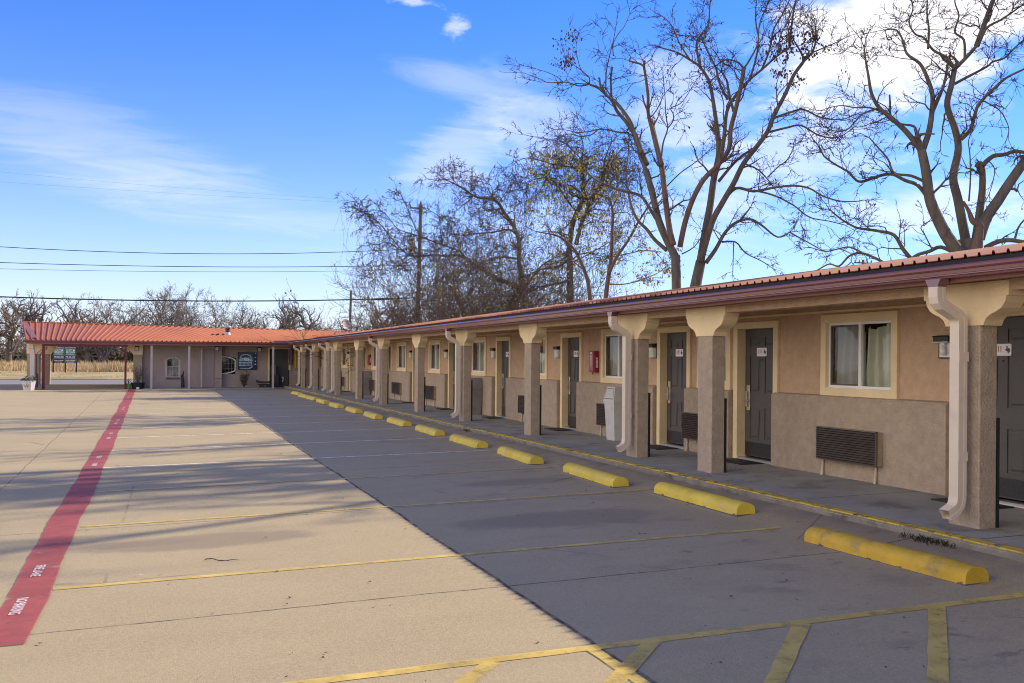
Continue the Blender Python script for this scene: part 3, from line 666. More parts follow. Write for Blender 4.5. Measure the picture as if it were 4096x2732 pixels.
def bin_(x, y, lab, m, wx=.33, wy=.42):
    t = thing('trash_bin', lab, 'trash bin', (x, y, wz(x)+.0), 'grey bins on the walkway')
    def fr(b, z0, s0, z1, s1, mm=0):
        p = [(-wx/2*s0, -wy/2*s0), (wx/2*s0, -wy/2*s0), (wx/2*s0, wy/2*s0), (-wx/2*s0, wy/2*s0)]; q = [(a*s1/s0, c*s1/s0) for a, c in p]
        for i in range(4):
            j = (i+1) % 4; b.face([(*p[i], z0), (*p[j], z0), (*q[j], z1), (*q[i], z1)], mm)
        b.face([(*c, z0) for c in reversed(p)], mm); b.face([(*c, z1) for c in q], mm)
    b = MB(); fr(b, 0, .86, .74, 1.08); b.build('body', m, t, bevel=.02)
    b = MB(); fr(b, .715, 1.16, .775, 1.17); fr(b, .775, 1.14, 1.02, .86); fr(b, 1.02, .86, 1.035, .80); b.build('lid', m, t, bevel=.012)
    f = MB(); u = .30
    def P(s, z): k = (z-.775)/.245; return (-wx/2*(1.14-.28*k)-.004, wy/2*(1.14-.28*k)*s, z)
    f.face([P(-.78, .81), P(.78, .81), P(.80, .99), P(-.80, .99)][::-1]); f.build('flap', m, t)
    e = MB()
    for s0, s1, z0, z1 in ((-.84, .84, .795, .808), (-.84, .84, .992, 1.003), (-.84, -.79, .808, .992), (.79, .84, .808, .992)): e.face([P(s0, z0), P(s0, z1), P(s1, z1), P(s1, z0)])
    e.build('flap_seam', GRIL, t)
bin_(8.43, 18.02, 'pale grey swing lid trash bin beside the downspout right of door 108', BIN2)
bin_(8.42, 27.50, 'dark grey swing lid trash bin between two columns left of door 107', BIN, .36, .42)
bin_(8.40, 43.22, 'farthest grey swing lid trash bin, standing below the distant red box', BIN, .36, .44)

for d, lab in ((8.25, 'black door mat on the walk behind the nearest column'), (13.0, 'black door mat before door 110, left of the big window'), (15.64, 'black door mat before door 109'), (20.42, 'black door mat before door 108'), (25.15, 'black door mat before door 107'), (29.97, 'black door mat before door 106'), (34.75, 'black door mat seen left of door 105'), (39.5, 'black door mat of the room beyond the far bin'), (47.57, 'farthest small black door mat')):
    b = MB(); y = d + .62; 
    pts = [(8.20+rnd.uniform(-.02, .02), y-.37), (8.60, y-.40), (8.62, y+.38), (8.23, y+.42)]
    b.face([(p[0], p[1], wz(p[0])+.014) for p in pts]); 
    for i in range(4): p, q = pts[i], pts[(i+1) % 4]; b.face([(*p, wz(p[0])), (*q, wz(q[0])), (*q, wz(q[0])+.014), (*p, wz(p[0])+.014)])
    o = b.build('door_mat', BLACK, origin=(8.4, y, wz(8.4))); tag(o, lab, 'door mat', 'mats before the doors')

# wheel stops
def wheel_stop():
    b = MB(); prof = [(-.125, 0), (-.120, .055)] + [(-.118*math.cos(R(a)), .055+.085*math.sin(R(a))) for a in range(12, 180, 12)] + [(.120, .055), (.125, 0)]
    r2 = random.Random(5); n = 26; Ls = 2.04; rings = []
    for i in range(n+1):
        y = -Ls/2 + Ls*i/n; sh = 1.0
        rings.append([(x + .0012*math.sin(i*.6+j), y, (z if z > .01 else -.02) + (.0012*math.sin(i*.45+j*.5) if z > .01 else 0)) for j, (x, z) in enumerate(prof)])
    # slightly drawn in ends
    for e, s in ((0, 1), (n, -1)):
        rings[e] = [(x*.97, y + .004*s, z*.98) for x, y, z in rings[e]]
    k = len(prof)
    for i in range(n):
        for j in range(k-1): b.face([rings[i][j], rings[i][j+1], rings[i+1][j+1], rings[i+1][j]])
    b.face(rings[0]); b.face(rings[n][::-1])
    o = b.build('wheel_stop', WSTOP); 
    for p in o.data.polygons: p.use_smooth = len(p.vertices) == 4
    # chipped concrete showing at the foot
    c = MB()
    for i in range(70):
        y = -Ls/2 + Ls*i/70; h = .002 + .010*max(0, math.sin(i*.19+2)+math.sin(i*.53+1)+math.sin(i*1.37)-1.1)*r2.uniform(.7, 1.2)
        for s in (-1, 1): c.face([(s*.1262, y, -.02), (s*.1262, y+Ls/70, -.02), (s*.1250, y+Ls/70, h), (s*.1250, y, h)])
    for i in range(8):
        x = -.12 + i*.03; h = .010; c.face([(x, -Ls/2-.001, -.02), (x+.03, -Ls/2-.001, -.02), (x+.03, -Ls/2+.0005, h*.8), (x, -Ls/2+.0005, h)])
    c.build('chipped_foot', CONC_D, o)
    return o
ST = [(6.035, 7.34, .02), (6.20, 10.87, -.01), (6.02, 13.66, -.045), (5.98, 16.80, -.05), (5.99, 19.95, -.01), (6.02, 23.2, -.02), (6.04, 26.5, -.01), (6.0, 29.75, -.03), (6.02, 32.98, -.02), (6.02, 36.4, -.01), (6.06, 39.8, .0), (6.1, 42.95, .02), (6.1, 45.4, .02), (6.2, 48.7, .03)]
SL_ = ['nearest yellow wheel stop, dirty golden paint scuffed dark along its top', 'yellow wheel stop second from the camera, before the nearest curtained window', 'pale topped yellow wheel stop third from the camera, before door 110',
       'yellow wheel stop fourth from the camera, before the downspout with the pale bin', 'yellow wheel stop fifth from the camera, before the red extinguisher box', 'yellow wheel stop sixth from the camera, before door 107',
       'yellow wheel stop seventh from the camera, before the middle bin', 'yellow wheel stop eighth from the camera', 'yellow wheel stop ninth from the camera', 'small yellow wheel stop tenth from the camera, before the farthest bin',
       'small yellow wheel stop, fourth from the far end of the row', 'small yellow wheel stop, third from the far end of the row', 'small pale yellow wheel stop, second from the far end of the row', 'farthest tiny yellow wheel stop beside the inner corner of the buildings']
ws = wheel_stop()
near_paint = ws.data.copy(); near_paint.materials[0] = WSTOP2
for i, ((x, y, a), lab) in enumerate(zip(ST, SL_)):
    o = ws if i == 0 else dup(ws)
    o.location = (x, y, gz(x, y)); o.rotation_euler = (0, -.02, a); tag(o, lab, 'wheel stop', 'yellow wheel stops along the walkway')
ws.data = near_paint

# weeds at the kerb, litter
def tuft(x, y, n, h, lab):
    b = MB(); r2 = random.Random(int(x*100+y*10))
    for i in range(n):
        px, py = r2.gauss(0, .05), r2.gauss(0, .16); a = r2.uniform(0, 6.28); hh = h*r2.uniform(.4, 1); lx, ly = math.cos(a)*hh*.8, math.sin(a)*hh*.8; w = .004
        b.face([(px-w, py, 0), (px+w, py, 0), (px+lx*.5+w*.8, py+ly*.5, hh*.75), (px+lx*.5-w*.8, py+ly*.5, hh*.75)]); b.face([(px+lx*.5-w, py+ly*.5, hh*.75), (px+lx*.5+w, py+ly*.5, hh*.75), (px+lx, py+ly, hh)])
    o = b.build('weed', mat('weed_leaf', (.040, .040, .022), .8, .4, 6)); o.location = (x, y, gz(x, y)); struct(o, 'stuff', lab, 'weed')
tuft(6.70, 7.62, 150, .055, 'dark weed tuft growing against the kerb behind the nearest wheel stop')
tuft(6.74, 22.6, 50, .06, 'small dark weed clump at the kerb below the pale bin')
def twig(x, y, l, a, lab):
    b = MB(); pts = [Vector((math.cos(a)*l*t + 0, math.sin(a)*l*t + .012*t*t, .012+.01*math.sin(t*9))) for t in (0, .2, .4, .6, .8, 1)]
    b.tube(pts, [.005, .005, .004, .004, .003, .002], 5); b.tube([pts[2], pts[2]+Vector((.05, -.06, .01))], .002, 4)
    o = b.build('twig', TWIG); o.location = (x, y, gz(x, y)); tag(o, lab, 'twig')
twig(.42, 9.82, .34, -.5, 'thin fallen twig on the sunlit concrete past the second yellow line')

r3 = random.Random(21)
b = MB()
for i in range(260):
    x, y = r3.uniform(-1, 6.5), 4.8 + 22*r3.random()**1.6; s = r3.uniform(.008, .028); a = r3.uniform(0, 6.28); z = gz(x, y)+.004
    b.face([(x+s*math.cos(a+k*2.1)*r3.uniform(.5, 1), y+s*math.sin(a+k*2.1)*r3.uniform(.5, 1), z+r3.uniform(0, .012)) for k in range(3)])
struct(b.build('leaf_litter', LEAFB), 'stuff', 'scattered crumbs of dead leaf on the parking lot concrete', 'leaf litter')

# ------------------------------------------------------------ office wing across the far end
off = thing('motel_office', 'taupe motel office wing with ribbed terracotta roof and drive-through canopy across the far end', 'building', (0, 62, 0))
INO = Matrix.Translation((0, -62, 0))
def opart(mb, name, m, parent=off, **k):
    o = mb.build(name, m, parent, **k); o.matrix_parent_inverse = INO if parent is off else Matrix(); return o
YW = 59.9
def rz(x): return 3.52 - .0175*x
e0, e1 = (-6.55, 58.5, 2.57), (7.25, 58.5, 2.60)
ribroof([(-6.55, 58.5, 2.565), (7.3, 58.5, 2.60), (12.2, 64, 3.40), (-7.36, 64, 3.655)], .235, .058, ROOF, 'roof', off, INO)
ribroof([(-6.55, 69.5, 2.5), (12, 69.5, 2.5), (12.2, 64, 3.395), (-7.36, 64, 3.65)], .235, .03, ROOF, 'roof', off, INO)
b = MB(); b.tube([Vector((-7.38, 64, 3.68)), Vector((12.1, 64, 3.425))], .045, 6); opart(b, 'ridge_cap', ROOF)
b = MB(); b.face([(-6.28, 58.95, 2.70), (-6.02, 58.95, 2.715), (-7.08, 64, 3.70), (-7.40, 64, 3.70)]); b.face([(-6.28, 58.95, 2.70), (-7.40, 64, 3.70), (-7.42, 64, 3.52), (-6.30, 58.95, 2.55)]); opart(b, 'rake_trim', FASC)
b = MB(); b.face([(-6.38, 59, 2.50), (-7.36, 64, 3.53), (-7.15, 69.3, 2.5), (-6.9, 64, 2.4)]); opart(b, 'gable', STUC)
b = MB(); b.box(-6.5, 7.0, 58.60, 58.63, 2.38, 2.56); opart(b, 'fascia', FASC)
g = [(58.60, 2.575), (58.60, 2.475), (58.51, 2.475), (58.49, 2.50), (58.46, 2.53), (58.455, 2.565), (58.475, 2.57), (58.485, 2.49), (58.59, 2.488)]
b = MB().prism(g, 'x', -6.66, 6.9); opart(b, 'gutter', GUT)
b = MB().box(6.15, 6.95, 58.35, 58.60, 2.56, 2.70); b.box(6.9, 7.3, 58.45, 58.62, 2.36, 2.56); opart(b, 'corner_flashing', GUT)
b = MB().box(-6.4, 8.7, 58.64, 69.3, 2.44, 2.47); opart(b, 'soffit', STUC)
# walls: left front, jog, recessed right part, ends and back
b = MB()
b.box(-.82, .42, YW, YW+.2, -.05, 2.45); b.box(1.13, 3.41, YW, YW+.2, -.05, 2.45); b.box(.42, 1.13, YW, YW+.2, -.05, .62); b.prism([(.42, 2.45), (.42, 1.60), (.50, 1.66), (.62, 1.705), (.775, 1.72), (.93, 1.705), (1.05, 1.66), (1.13, 1.60), (1.13, 2.45)], 'y', YW, YW+.2)
b.box(3.21, 3.41, YW+.2, YW+.42, -.05, 2.45)
b.box(3.41, 6.08, YW+.42, YW+.6, -.05, .80); b.box(3.41, 6.08, YW+.42, YW+.6, 1.86, 2.45); b.box(4.25, 6.08, YW+.42, YW+.6, .80, 1.86)
b.box(7.22, 8.75, YW+.42, YW+.6, -.05, 2.45); b.box(6.08, 7.22, YW+.42, YW+.6, 2.25, 2.45)
b.box(-.82, -.62, YW+.2, 69.2, -.05, 2.45); b.box(-.62, 17, 69.0, 69.2, -.05, 2.45)
opart(b, 'wall', OFFW)
b = MB(); b.box(-.6, 8.7, 61.2, 61.22, -.02, 2.45); opart(b, 'dark_interior', ROOMD)
b = MB(); b.box(3.05, 3.41, YW-.06, YW-.002, .56, 1.30); opart(b, 'meter_cover', OFFW, bevel=.01)
b = MB(); b.box(2.33, 2.98, YW-.05, YW-.003, .06, 2.19); opart(b, 'flush_door', mat('greige_door_paint', (.31, .24, .205), .6, .06, 2), bevel=.008)
b = MB(); b.box(-1.28, -.82, YW-.25, YW+.25, -.05, 1.855); b.box(-1.285, -.815, YW-.256, YW+.256, .97, .985); pr = opart(b, 'pier', STUC2, bevel=.01)
b = MB(); b.prism([(-.80, 2.44), (-.80, 1.857), (-1.30, 1.857), (-1.36, 1.97), (-1.48, 2.06), (-1.62, 2.12), (-1.66, 2.25), (-1.70, 2.44)], 'y', YW-.27, YW+.27); opart(b, 'capital', TRIM, pr)
# canopy piers on the left
for (x0, x1, y0, y1) in ((-6.52, -6.08, 59.05, 59.5), (-7.12, -6.70, 66.9, 67.6), (-6.78, -6.32, 68.8, 69.4)):
    b = MB(); b.box(x0, x1, y0, y1, -.05, 1.86); b.box(x0-.005, x1+.005, y0-.006, y1+.006, .98, .995); pr = opart(b, 'pier', STUC2, bevel=.01)
    b = MB(); b.prism([(x0-.02, 2.43), (x0-.02, 1.862), (x1+.02, 1.862), (x1+.08, 1.97), (x1+.22, 2.08), (x1+.34, 2.14), (x1+.38, 2.43)], 'y', y0-.015, y1+.015); opart(b, 'capital', TRIM, pr)
b = MB(); b.box(-6.42, -6.2, 58.93, 59.03, 2.1, 2.44); b.prism([(-6.42, 2.12), (-6.20, 2.12), (-6.14, 1.84), (-6.36, 1.84)], 'y', 58.93, 59.03); b.box(-6.37, -6.14, 58.94, 59.04, .1, 1.86); opart(b, 'downspout', DSP)
# red steel frame of the canopy, slim porch posts
b = MB(); b.box(-5.76, -5.63, 58.69, 58.81, 0, 2.26); opart(b, 'red_post', REDPOST)
b = MB(); b.box(-1.71, -1.60, 58.69, 58.81, 0, 2.26); opart(b, 'red_post', REDPOST)
b = MB(); b.box(-5.76, -1.55, 58.68, 58.82, 2.265, 2.375); opart(b, 'red_beam', REDPOST)
for x in (-.335, 1.61, 6.13):
    b = MB(); b.box(x-.055, x+.055, 58.70, 58.80, 0, 2.44); opart(b, 'porch_post', POST)
b = MB(); b.box(2.25, 2.33, 59.45, 59.53, 0.05, 2.2); opart(b, 'porch_post', POST)
# arched window
b = MB(); arc = [(.42, 1.60), (.50, 1.66), (.62, 1.705), (.775, 1.72), (.93, 1.705), (1.05, 1.66), (1.13, 1.60)]
inn = [(.48, 1.575), (.55, 1.625), (.65, 1.66), (.775, 1.672), (.90, 1.66), (1.0, 1.625), (1.07, 1.575)]
for i in range(6): b.prism([arc[i], arc[i+1], inn[i+1], inn[i]], 'y', YW-.03, YW+.1)
b.box(.36, .42, YW-.03, YW-.002, .48, 1.62); b.box(1.13, 1.19, YW-.03, YW-.002, .48, 1.62)
b.box(.42, .48, YW-.03, YW+.1, .62, 1.585); b.box(1.07, 1.13, YW-.03, YW+.1, .62, 1.585); b.box(.48, 1.07, YW-.03, YW+.1, .62, .66)
b.box(.48, 1.07, YW-.01, YW+.08, 1.18, 1.215); b.box(.755, .785, YW-.01, YW+.08, .66, 1.18); b.box(.765, .79, YW-.01, YW+.08, 1.215, 1.67)
wn_ = opart(b, 'window', mat('cream_window_paint', (.50, .42, .36), .6), smooth=False)
b = MB(); b.face([(.45, YW+.05, .63), (1.10, YW+.05, .63), (1.10, YW+.05, 1.60), (.775, YW+.05, 1.70), (.45, YW+.05, 1.60)]); opart(b, 'pane', GLASS, wn_)
b = MB(); b.box(.4, 1.16, YW-.08, YW-.002, .52, .585); opart(b, 'sill', GRIL, wn_)
b = MB(); b.box(.46, .74, YW+.25, YW+.26, .62, 1.2); b.box(.8, 1.05, YW+.3, YW+.31, .7, 1.62); opart(b, 'curtain', CURT2, wn_)
# half oval window clipped by the jog
b = MB(); ov = [(3.41, 1.84), (3.60, 1.82), (3.85, 1.765), (4.05, 1.70), (4.15, 1.65), (4.19, 1.56), (4.185, .97), (4.10, .92), (3.9, .855), (3.7, .815), (3.41, .79)]
cx, cz = 3.72, 1.3
for i in range(len(ov)-1):
    p, q = ov[i], ov[i+1]; sh = lambda u: (u[0]-.045 if u[0] > 3.5 else u[0], u[1] + (-.045 if u[1] > 1.3 else .045))
    b.prism([p, q, sh(q), sh(p)], 'y', YW+.36, YW+.5)
wn2 = opart(b, 'window', WHT)
b = MB(); b.face([(x, YW+.47, z) for x, z in ov]); opart(b, 'pane', GLASS, wn2)
b = MB()
for x in (3.62, 3.8, 3.98): b.box(x-.006, x+.006, YW+.50, YW+.51, .85, 1.75)
for z in (1.1, 1.4): b.box(3.42, 4.15, YW+.50, YW+.51, z-.006, z+.006)
opart(b, 'glazing_bars', PIPE, wn2)
b = MB(); b.prism([(3.41, 1.9), (4.25, 1.70), (4.25, 1.86), (3.41, 1.86+.06)], 'y', YW+.425, YW+.59); b.face([(4.19, YW+.43, .80), (4.25, YW+.43, .80), (4.25, YW+.43, 1.86), (4.19, YW+.43, 1.6)]); opart(b, 'window_infill', OFFW)
# corner door
b = MB(); b.box(6.0, 6.09, YW+.34, YW+.45, 0.02, 2.25); b.box(7.18, 7.28, YW+.34, YW+.45, 1.05, 2.25); b.box(6.0, 7.28, YW+.34, YW+.45, 2.25, 2.345); opart(b, 'door_frame', TRIM)
b = MB(); b.box(6.09, 7.18, YW+.46, YW+.5, .03, 2.25); dd = opart(b, 'door', mat('slate_door', (.072, .066, .072), .7, .1))
b = MB(); b.box(6.12, 6.25, YW+.40, YW+.455, 1.25, 2.2); opart(b, 'dark_slot', BLACK, dd)
struct(MB().box(-.82, 8.75, 59.0, YW+.6, -.1, .045).build('porch_slab', WALK))

# fixtures on the office wing
def office_lamp(x, y, z, lab):
    t = thing('wall_lamp', lab, 'wall lamp', (x, y, z), 'box lamps on the office wing')
    MB().box(-.115, .115, -.03, 0, -.13, .13).build('backplate', LAMPK, t); MB().box(-.10, .10, -.10, -.03, .085, .13).build('cap', LAMPK, t); MB().box(-.085, .085, -.095, -.03, -.11, .085).build('glass_jar', LAMPG, t, bevel=.02)
office_lamp(-1.10, YW-.26, 2.19, 'box lamp on the cream capital of the office canopy pier'); office_lamp(3.14, YW-.003, 2.24, 'box lamp left of the dark poster on the office wall'); office_lamp(5.52, YW+.417, 2.21, 'box lamp above right of the dark poster, near the corner door')
# poster board
t = thing('poster_board', 'dark navy poster board with swooping blue emblem on the office wall', 'poster', (4.84, YW+.36, 1.54))
MB().box(-.535, .535, -.03, .02, -.5, .5).build('board', mat('navy_poster_print', (.012, .016, .032), .35, .3, 3), t)
NB = mat('poster_blue', (.04, .09, .15), .4, .45, 6); LB = mat('poster_pale_blue', (.40, .50, .55), .4, .3, 9); DB = mat('poster_deep_blue', (.03, .05, .12), .4, .3, 9)
def pp(pts, m, n='print', y=-.034): o = MB(); o.face([(x, y, z) for x, z in pts]); return o.build(n, m, t)
pp([(-.47, .45), (.30, .45), (.36, .12), (.34, -.2), (.22, -.36), (-.10, -.44), (-.38, -.40), (-.49, -.28), (-.49, .1)], NB, y=-.032)
pp([(-.42, .12), (-.40, .28), (-.25, .38), (-.02, .41), (.16, .36), (.24, .22), (.30, .12), (.12, .22), (-.1, .26), (-.3, .2)], LB)
pp([(-.37, .20), (-.30, .31), (-.08, .35), (.10, .31), (.16, .22), (-.08, .24)], DB, y=-.036)
pp([(-.48, .08), (-.30, .17), (-.05, .20), (.22, .14), (.31, .05), (.25, -.02), (-.2, .03), (-.44, -.02)], LB, y=-.035)
text_mesh('BS', .26, SIGNW, ((-.04, -.040, .10), (1, 0, 0), (0, 0, 1)), t, 'lettering', sx=1.1)
pp([(-.47, -.06), (.24, -.04), (.26, -.24), (-.46, -.28)], LB, y=-.037)
for i in range(9): pp([(-.44+.075*i, -.12-.01*(i % 2)), (-.39+.075*i, -.11), (-.385+.075*i, -.21), (-.42+.075*i, -.225), (-.445+.075*i, -.2)], DB, y=-.0385)
pp([(-.42, -.30), (.22, -.28), (.16, -.37), (-.38, -.38)], DB, y=-.037)
pp([(-.46, -.42), (-.30, -.455), (.1, -.455), (.28, -.36), (.33, -.22), (.27, -.30), (.05, -.415), (-.3, -.415)], LB, y=-.0375)
for z in (.43, .22, .0, -.18): pp([(.40, z-.025), (.49, z-.025), (.49, z+.025), (.42, z+.025)], SIGNW, y=-.034)

# planter with flowers
t = thing('flower_planter', 'white tapered planter with gold W and white flowering greenery by the canopy pier', 'planter', (-6.29, 57.95, gz(-6.3, 57.9)))
b = MB(); WPL = mat('white_planter', (.60, .57, .56), .6, .08)
o1 = [(math.cos(R(22.5+45*i)), math.sin(R(22.5+45*i))) for i in range(8)]
for i in range(8):
    p, q = o1[i], o1[(i+1) % 8]; b.face([(p[0]*.28, p[1]*.28, 0), (q[0]*.28, q[1]*.28, 0), (q[0]*.345, q[1]*.345, .46), (p[0]*.345, p[1]*.345, .46)])
    b.face([(p[0]*.36, p[1]*.36, .44), (q[0]*.36, q[1]*.36, .44), (q[0]*.36, q[1]*.36, .48), (p[0]*.36, p[1]*.36, .48)])
b.face([(p[0]*.36, p[1]*.36, .47) for p in o1]); b.build('tub', WPL, t)
text_mesh('W', .26, GOLD, ((-.08, -.325, .2), (1, 0, 0), (0, -.16, 1)), t, 'lettering')
b = MB(); r4 = random.Random(3)
for i in range(700):
    a, rr = r4.uniform(0, 6.28), r4.random()**.5; p = Vector((math.cos(a)*rr*.42, math.sin(a)*rr*.40, .50 + .27*(1-rr*rr)*r4.uniform(.3, 1))); s = r4.uniform(.02, .04)
    d1 = Vector((r4.gauss(0, 1), r4.gauss(0, 1), r4.gauss(0, 1))).normalized()*s; d2 = Vector((r4.gauss(0, 1), r4.gauss(0, 1), r4.gauss(0, 1))).normalized()*s
    b.face([p, p+d1, p+d1+d2, p+d2])
b.build('foliage', LEAFG, t)
b = MB()
for i in range(13):
    a, rr = r4.uniform(0, 6.28), r4.random()**.5; p = Vector((math.cos(a)*rr*.34-.06, -.1-.3*abs(math.sin(a))*rr, .57 + .17*(1-rr*rr)))
    b.lathe(p, [(.003, -.012), (.026, 0), (.003, .012)], 6)
b.build('blossoms', SIGNW, t)
o = MB().box(-6.36, -6.26, 61.95, 62.05, 0, .76).build('bollard', REDPOST, bevel=.01, origin=(-6.31, 62, 0)); tag(o, 'short dark red bollard standing under the canopy behind the white planter', 'bollard')

def shrub(name, parent, n, h, w, m, seed, leaves=None, lm=None, base=(0, 0, 0)):
    b = MB(); r5 = random.Random(seed); lf = MB()
    for i in range(n):
        a = r5.uniform(0, 6.28); k = r5.uniform(.3, 1); p = Vector(base); pts = [p.copy()]; d = Vector((math.cos(a)*w*k, math.sin(a)*w*k, h*r5.uniform(.6, 1)))
        for j in range(1, 5): pts.append(p + d*(j/4) + Vector((r5.gauss(0, .03), r5.gauss(0, .03), -.05*w*(j/4)**2)))
        b.tube(pts, [.012, .010, .008, .006, .003], 4, cap=False)
        if leaves:
            for q in range(leaves):
                c = pts[r5.randrange(1, 5)] + Vector((r5.gauss(0, .05), r5.gauss(0, .05), r5.gauss(0, .05))); s = r5.uniform(.02, .05)
                lf.face([c, c+Vector((r5.gauss(0, s), r5.gauss(0, s), s)), c+Vector((r5.gauss(0, s), r5.gauss(0, s), s*.3))])
    b.build('stems', m, parent)
    if leaves: lf.build('leaves', lm, parent)
t = thing('potted_plant', 'bright green pot with a wiry plant at the red canopy post', 'potted plant', (-1.52, 58.95, .0)); MB().lathe((0, 0, 0), [(.12, 0), (.145, .24), (.16, .25), (.16, .29), (.13, .29)], 14).build('pot', GREENP, t); MB().lathe((0, 0, 0), [(.15, 0), (.17, .03)], 14).build('saucer', GREENP, t); shrub('p', t, 9, .35, .3, TWIG, 4, None, None, (0, 0, .28))
t = thing('potted_plant', 'wide black tub with a tall straggly shrub against the canopy pier', 'potted plant', (-1.03, 59.1, .0)); MB().lathe((0, 0, 0), [(.30, 0), (.36, .30), (.38, .34), (.33, .34)], 14).build('pot', BLACKP, t); shrub('p', t, 26, .95, .45, TWIGF, 5, 10, mat('dusty_leaf', (.16, .15, .08), .8, .3, 5), (0, 0, .32)); 
o = MB().box(-1.1, -.95, 58.62, 58.66, .0, .09).build('label_card', SIGNW, origin=(-1.02, 58.64, 0)); tag(o, 'small white card leaning at the foot of the black tub', 'card')
t = thing('driftwood_stump', 'dark upright driftwood stump beside the arched office window', 'stump', (1.30, 59.6, .0)); b = MB(); b.tube([Vector((0, 0, 0)), Vector((.01, 0, .35)), Vector((-.03, 0, .72)), Vector((.02, 0, .78)), Vector((.06, 0, .98))], [.11, .09, .07, .045, .02], 8); b.build('wood', mat('driftwood', (.045, .038, .035), .9, .3, 8), t)
t = thing('dry_shrub', 'dry brown twiggy shrub below the dark poster', 'shrub', (4.62, 59.6, .045)); shrub('p', t, 60, .95, .34, mat('dry_shrub_twig', (.12, .095, .075), .9, .3, 5), 9, 9, LEAFB)
t = thing('porch_bench', 'low dark bench with curved back by the corner door', 'bench', (5.72, 59.7, .045)); b = MB(); b.prism([(-.42, .30), (-.45, .44), (-.2, .36), (.1, .34), (.35, .38), (.44, .46), (.44, .26), (-.38, .26)], 'y', -.1, .0); b.build('backrest', BLACKP, t); MB().box(-.36, .42, -.3, .1, .16, .22).build('seat', BLACKP, t); MB().box(-.25, .02, -.25, .05, 0, .16).build('base', mat('rusty_base', (.05, .035, .03), .9), t); MB().box(.1, .42, -.25, .05, 0, .16).build('base', BLACKP, t)
t = thing('storage_cabinet', 'dark cabinet with stacked boxes left of the corner door', 'cabinet', (6.38, 60.1, .045)); MB().box(-.22, .2, -.12, .1, 0, .72).build('body', DARKBOX, t); MB().box(-.2, .05, -.1, .1, .722, 1.27).build('box_stack', mat('cardboard', (.15, .12, .10), .9, .2, 5), t)
t = thing('animal_skull', 'bleached white longhorn style skull hung low on the corner door', 'skull', (6.84, YW+.44, .48)); b = MB(); b.prism([(-.07, .13), (-.03, .17), (.04, .17), (.08, .12), (.05, .0), (.09, -.06), (.02, -.10), (.0, -.2), (-.04, -.1), (-.02, .0)], 'y', -.05, 0); b.build('skull', BONE, t, bevel=.01)
t = thing('hanging_cloth', 'yellow cloth hanging in the dark corner where the wings meet', 'cloth', (7.62, 60.1, 1.2)); b = MB()
for i in range(12): x0, x1 = -.18+.03*i, -.15+.03*i; b.face([(x0, .03*math.sin(i), 0-.05*(i % 3)), (x1, .03*math.sin(i+1), 0-.05*((i+1) % 3)), (x1, .02*math.sin(i+1), 1.1), (x0, .02*math.sin(i), 1.1)])
b.build('cloth', CLOTHY, t, smooth=True)
t = thing('hanging_cloth', 'dark patterned cloth hanging left of the yellow cloth in the corner', 'cloth', (7.30, 60.15, 1.3)); b = MB()
for i in range(8): x0, x1 = -.12+.03*i, -.09+.03*i; b.face([(x0, .03*math.sin(i), 0.02*i), (x1, .03*math.sin(i+1), .02*(i+1)), (x1, .02*math.sin(i+1), .95), (x0, .02*math.sin(i), .95)])
b.build('cloth', CLOTHP, t, smooth=True)
t = thing('barbecue_grill', 'dark covered grill with rack in the corner beside the last downspout', 'grill', (7.72, 58.6, .12)); MB().box(-.2, .2, -.2, .2, .0, .75).build('cabinet', DARKBOX, t, bevel=.02); MB().box(-.24, .24, -.22, .22, .78, 1.05).build('lid', BLACKP, t, bevel=.06); b = MB(); 
for k in range(4): b.box(-.45, -.22, -.15, .15, .70+.05*k, .71+.05*k)
b.build('side_rack', STEEL, t)
o = MB().box(7.9, 8.3, 50.6, 50.75, .15, .52).build('utility_box', mat('pale_box', (.42, .46, .46), .6), origin=(8.1, 50.7, .15)); tag(o, 'pale square box standing on the far walkway by the columns', 'box')

# roof vent and dish
t = thing('roof_vent', 'grey capped metal vent pipe on the terracotta office roof', 'vent', (3.80, 61.3, 3.03)); b = MB(); b.lathe((0, 0, 0), [(.22, -.05), (.15, .12), (.135, .18)], 14); b.build('flashing', mat('vent_zinc', (.42, .40, .40), .5, metal=.3), t); MB().lathe((0, 0, .16), [(.125, 0), (.125, .28)], 14).build('pipe', mat('vent_pipe_dark', (.05, .04, .045), .5), t); MB().lathe((0, 0, .42), [(.13, -.03), (.215, -.02), (.215, .09), (.12, .14), (.03, .16)], 14).build('cap', mat('vent_cap', (.36, .34, .36), .45, metal=.4), t, smooth=True)
t = thing('satellite_dish', 'pale satellite dish seen from behind where the two roofs meet', 'dish', (10.62, 61.4, 3.40)); b = MB(); rings = []
for i in range(6):
    rr = .34*i/5; rings.append([Vector((.11*(rr/.34)**2, rr*math.cos(R(30*k)), rr*1.15*math.sin(R(30*k)))) for k in range(12)])
rot = Matrix.Rotation(R(-70), 4, 'Z') @ Matrix.Rotation(R(-28), 4, 'Y')
for i in range(5):
    for k in range(12): b.face([rot @ rings[i][k] + Vector((.05, 0, .33)), rot @ rings[i][(k+1) % 12] + Vector((.05, 0, .33)), rot @ rings[i+1][(k+1) % 12] + Vector((.05, 0, .33)), rot @ rings[i+1][k] + Vector((.05, 0, .33))])
b.build('reflector', mat('dish_grey', (.42, .38, .40), .5), t, smooth=True); b = MB(); b.tube([Vector((.05, 0, .3)), Vector((-.05, .03, .22)), Vector((-.22, .05, -.1))], .028, 8); b.build('mast', GREY, t); b = MB(); b.tube([Vector((.0, -.02, .24)), Vector((-.2, -.3, .3))], .014, 6); b.box(-.24, -.17, -.36, -.27, .27, .35); b.build('feed_arm', GREY, t)

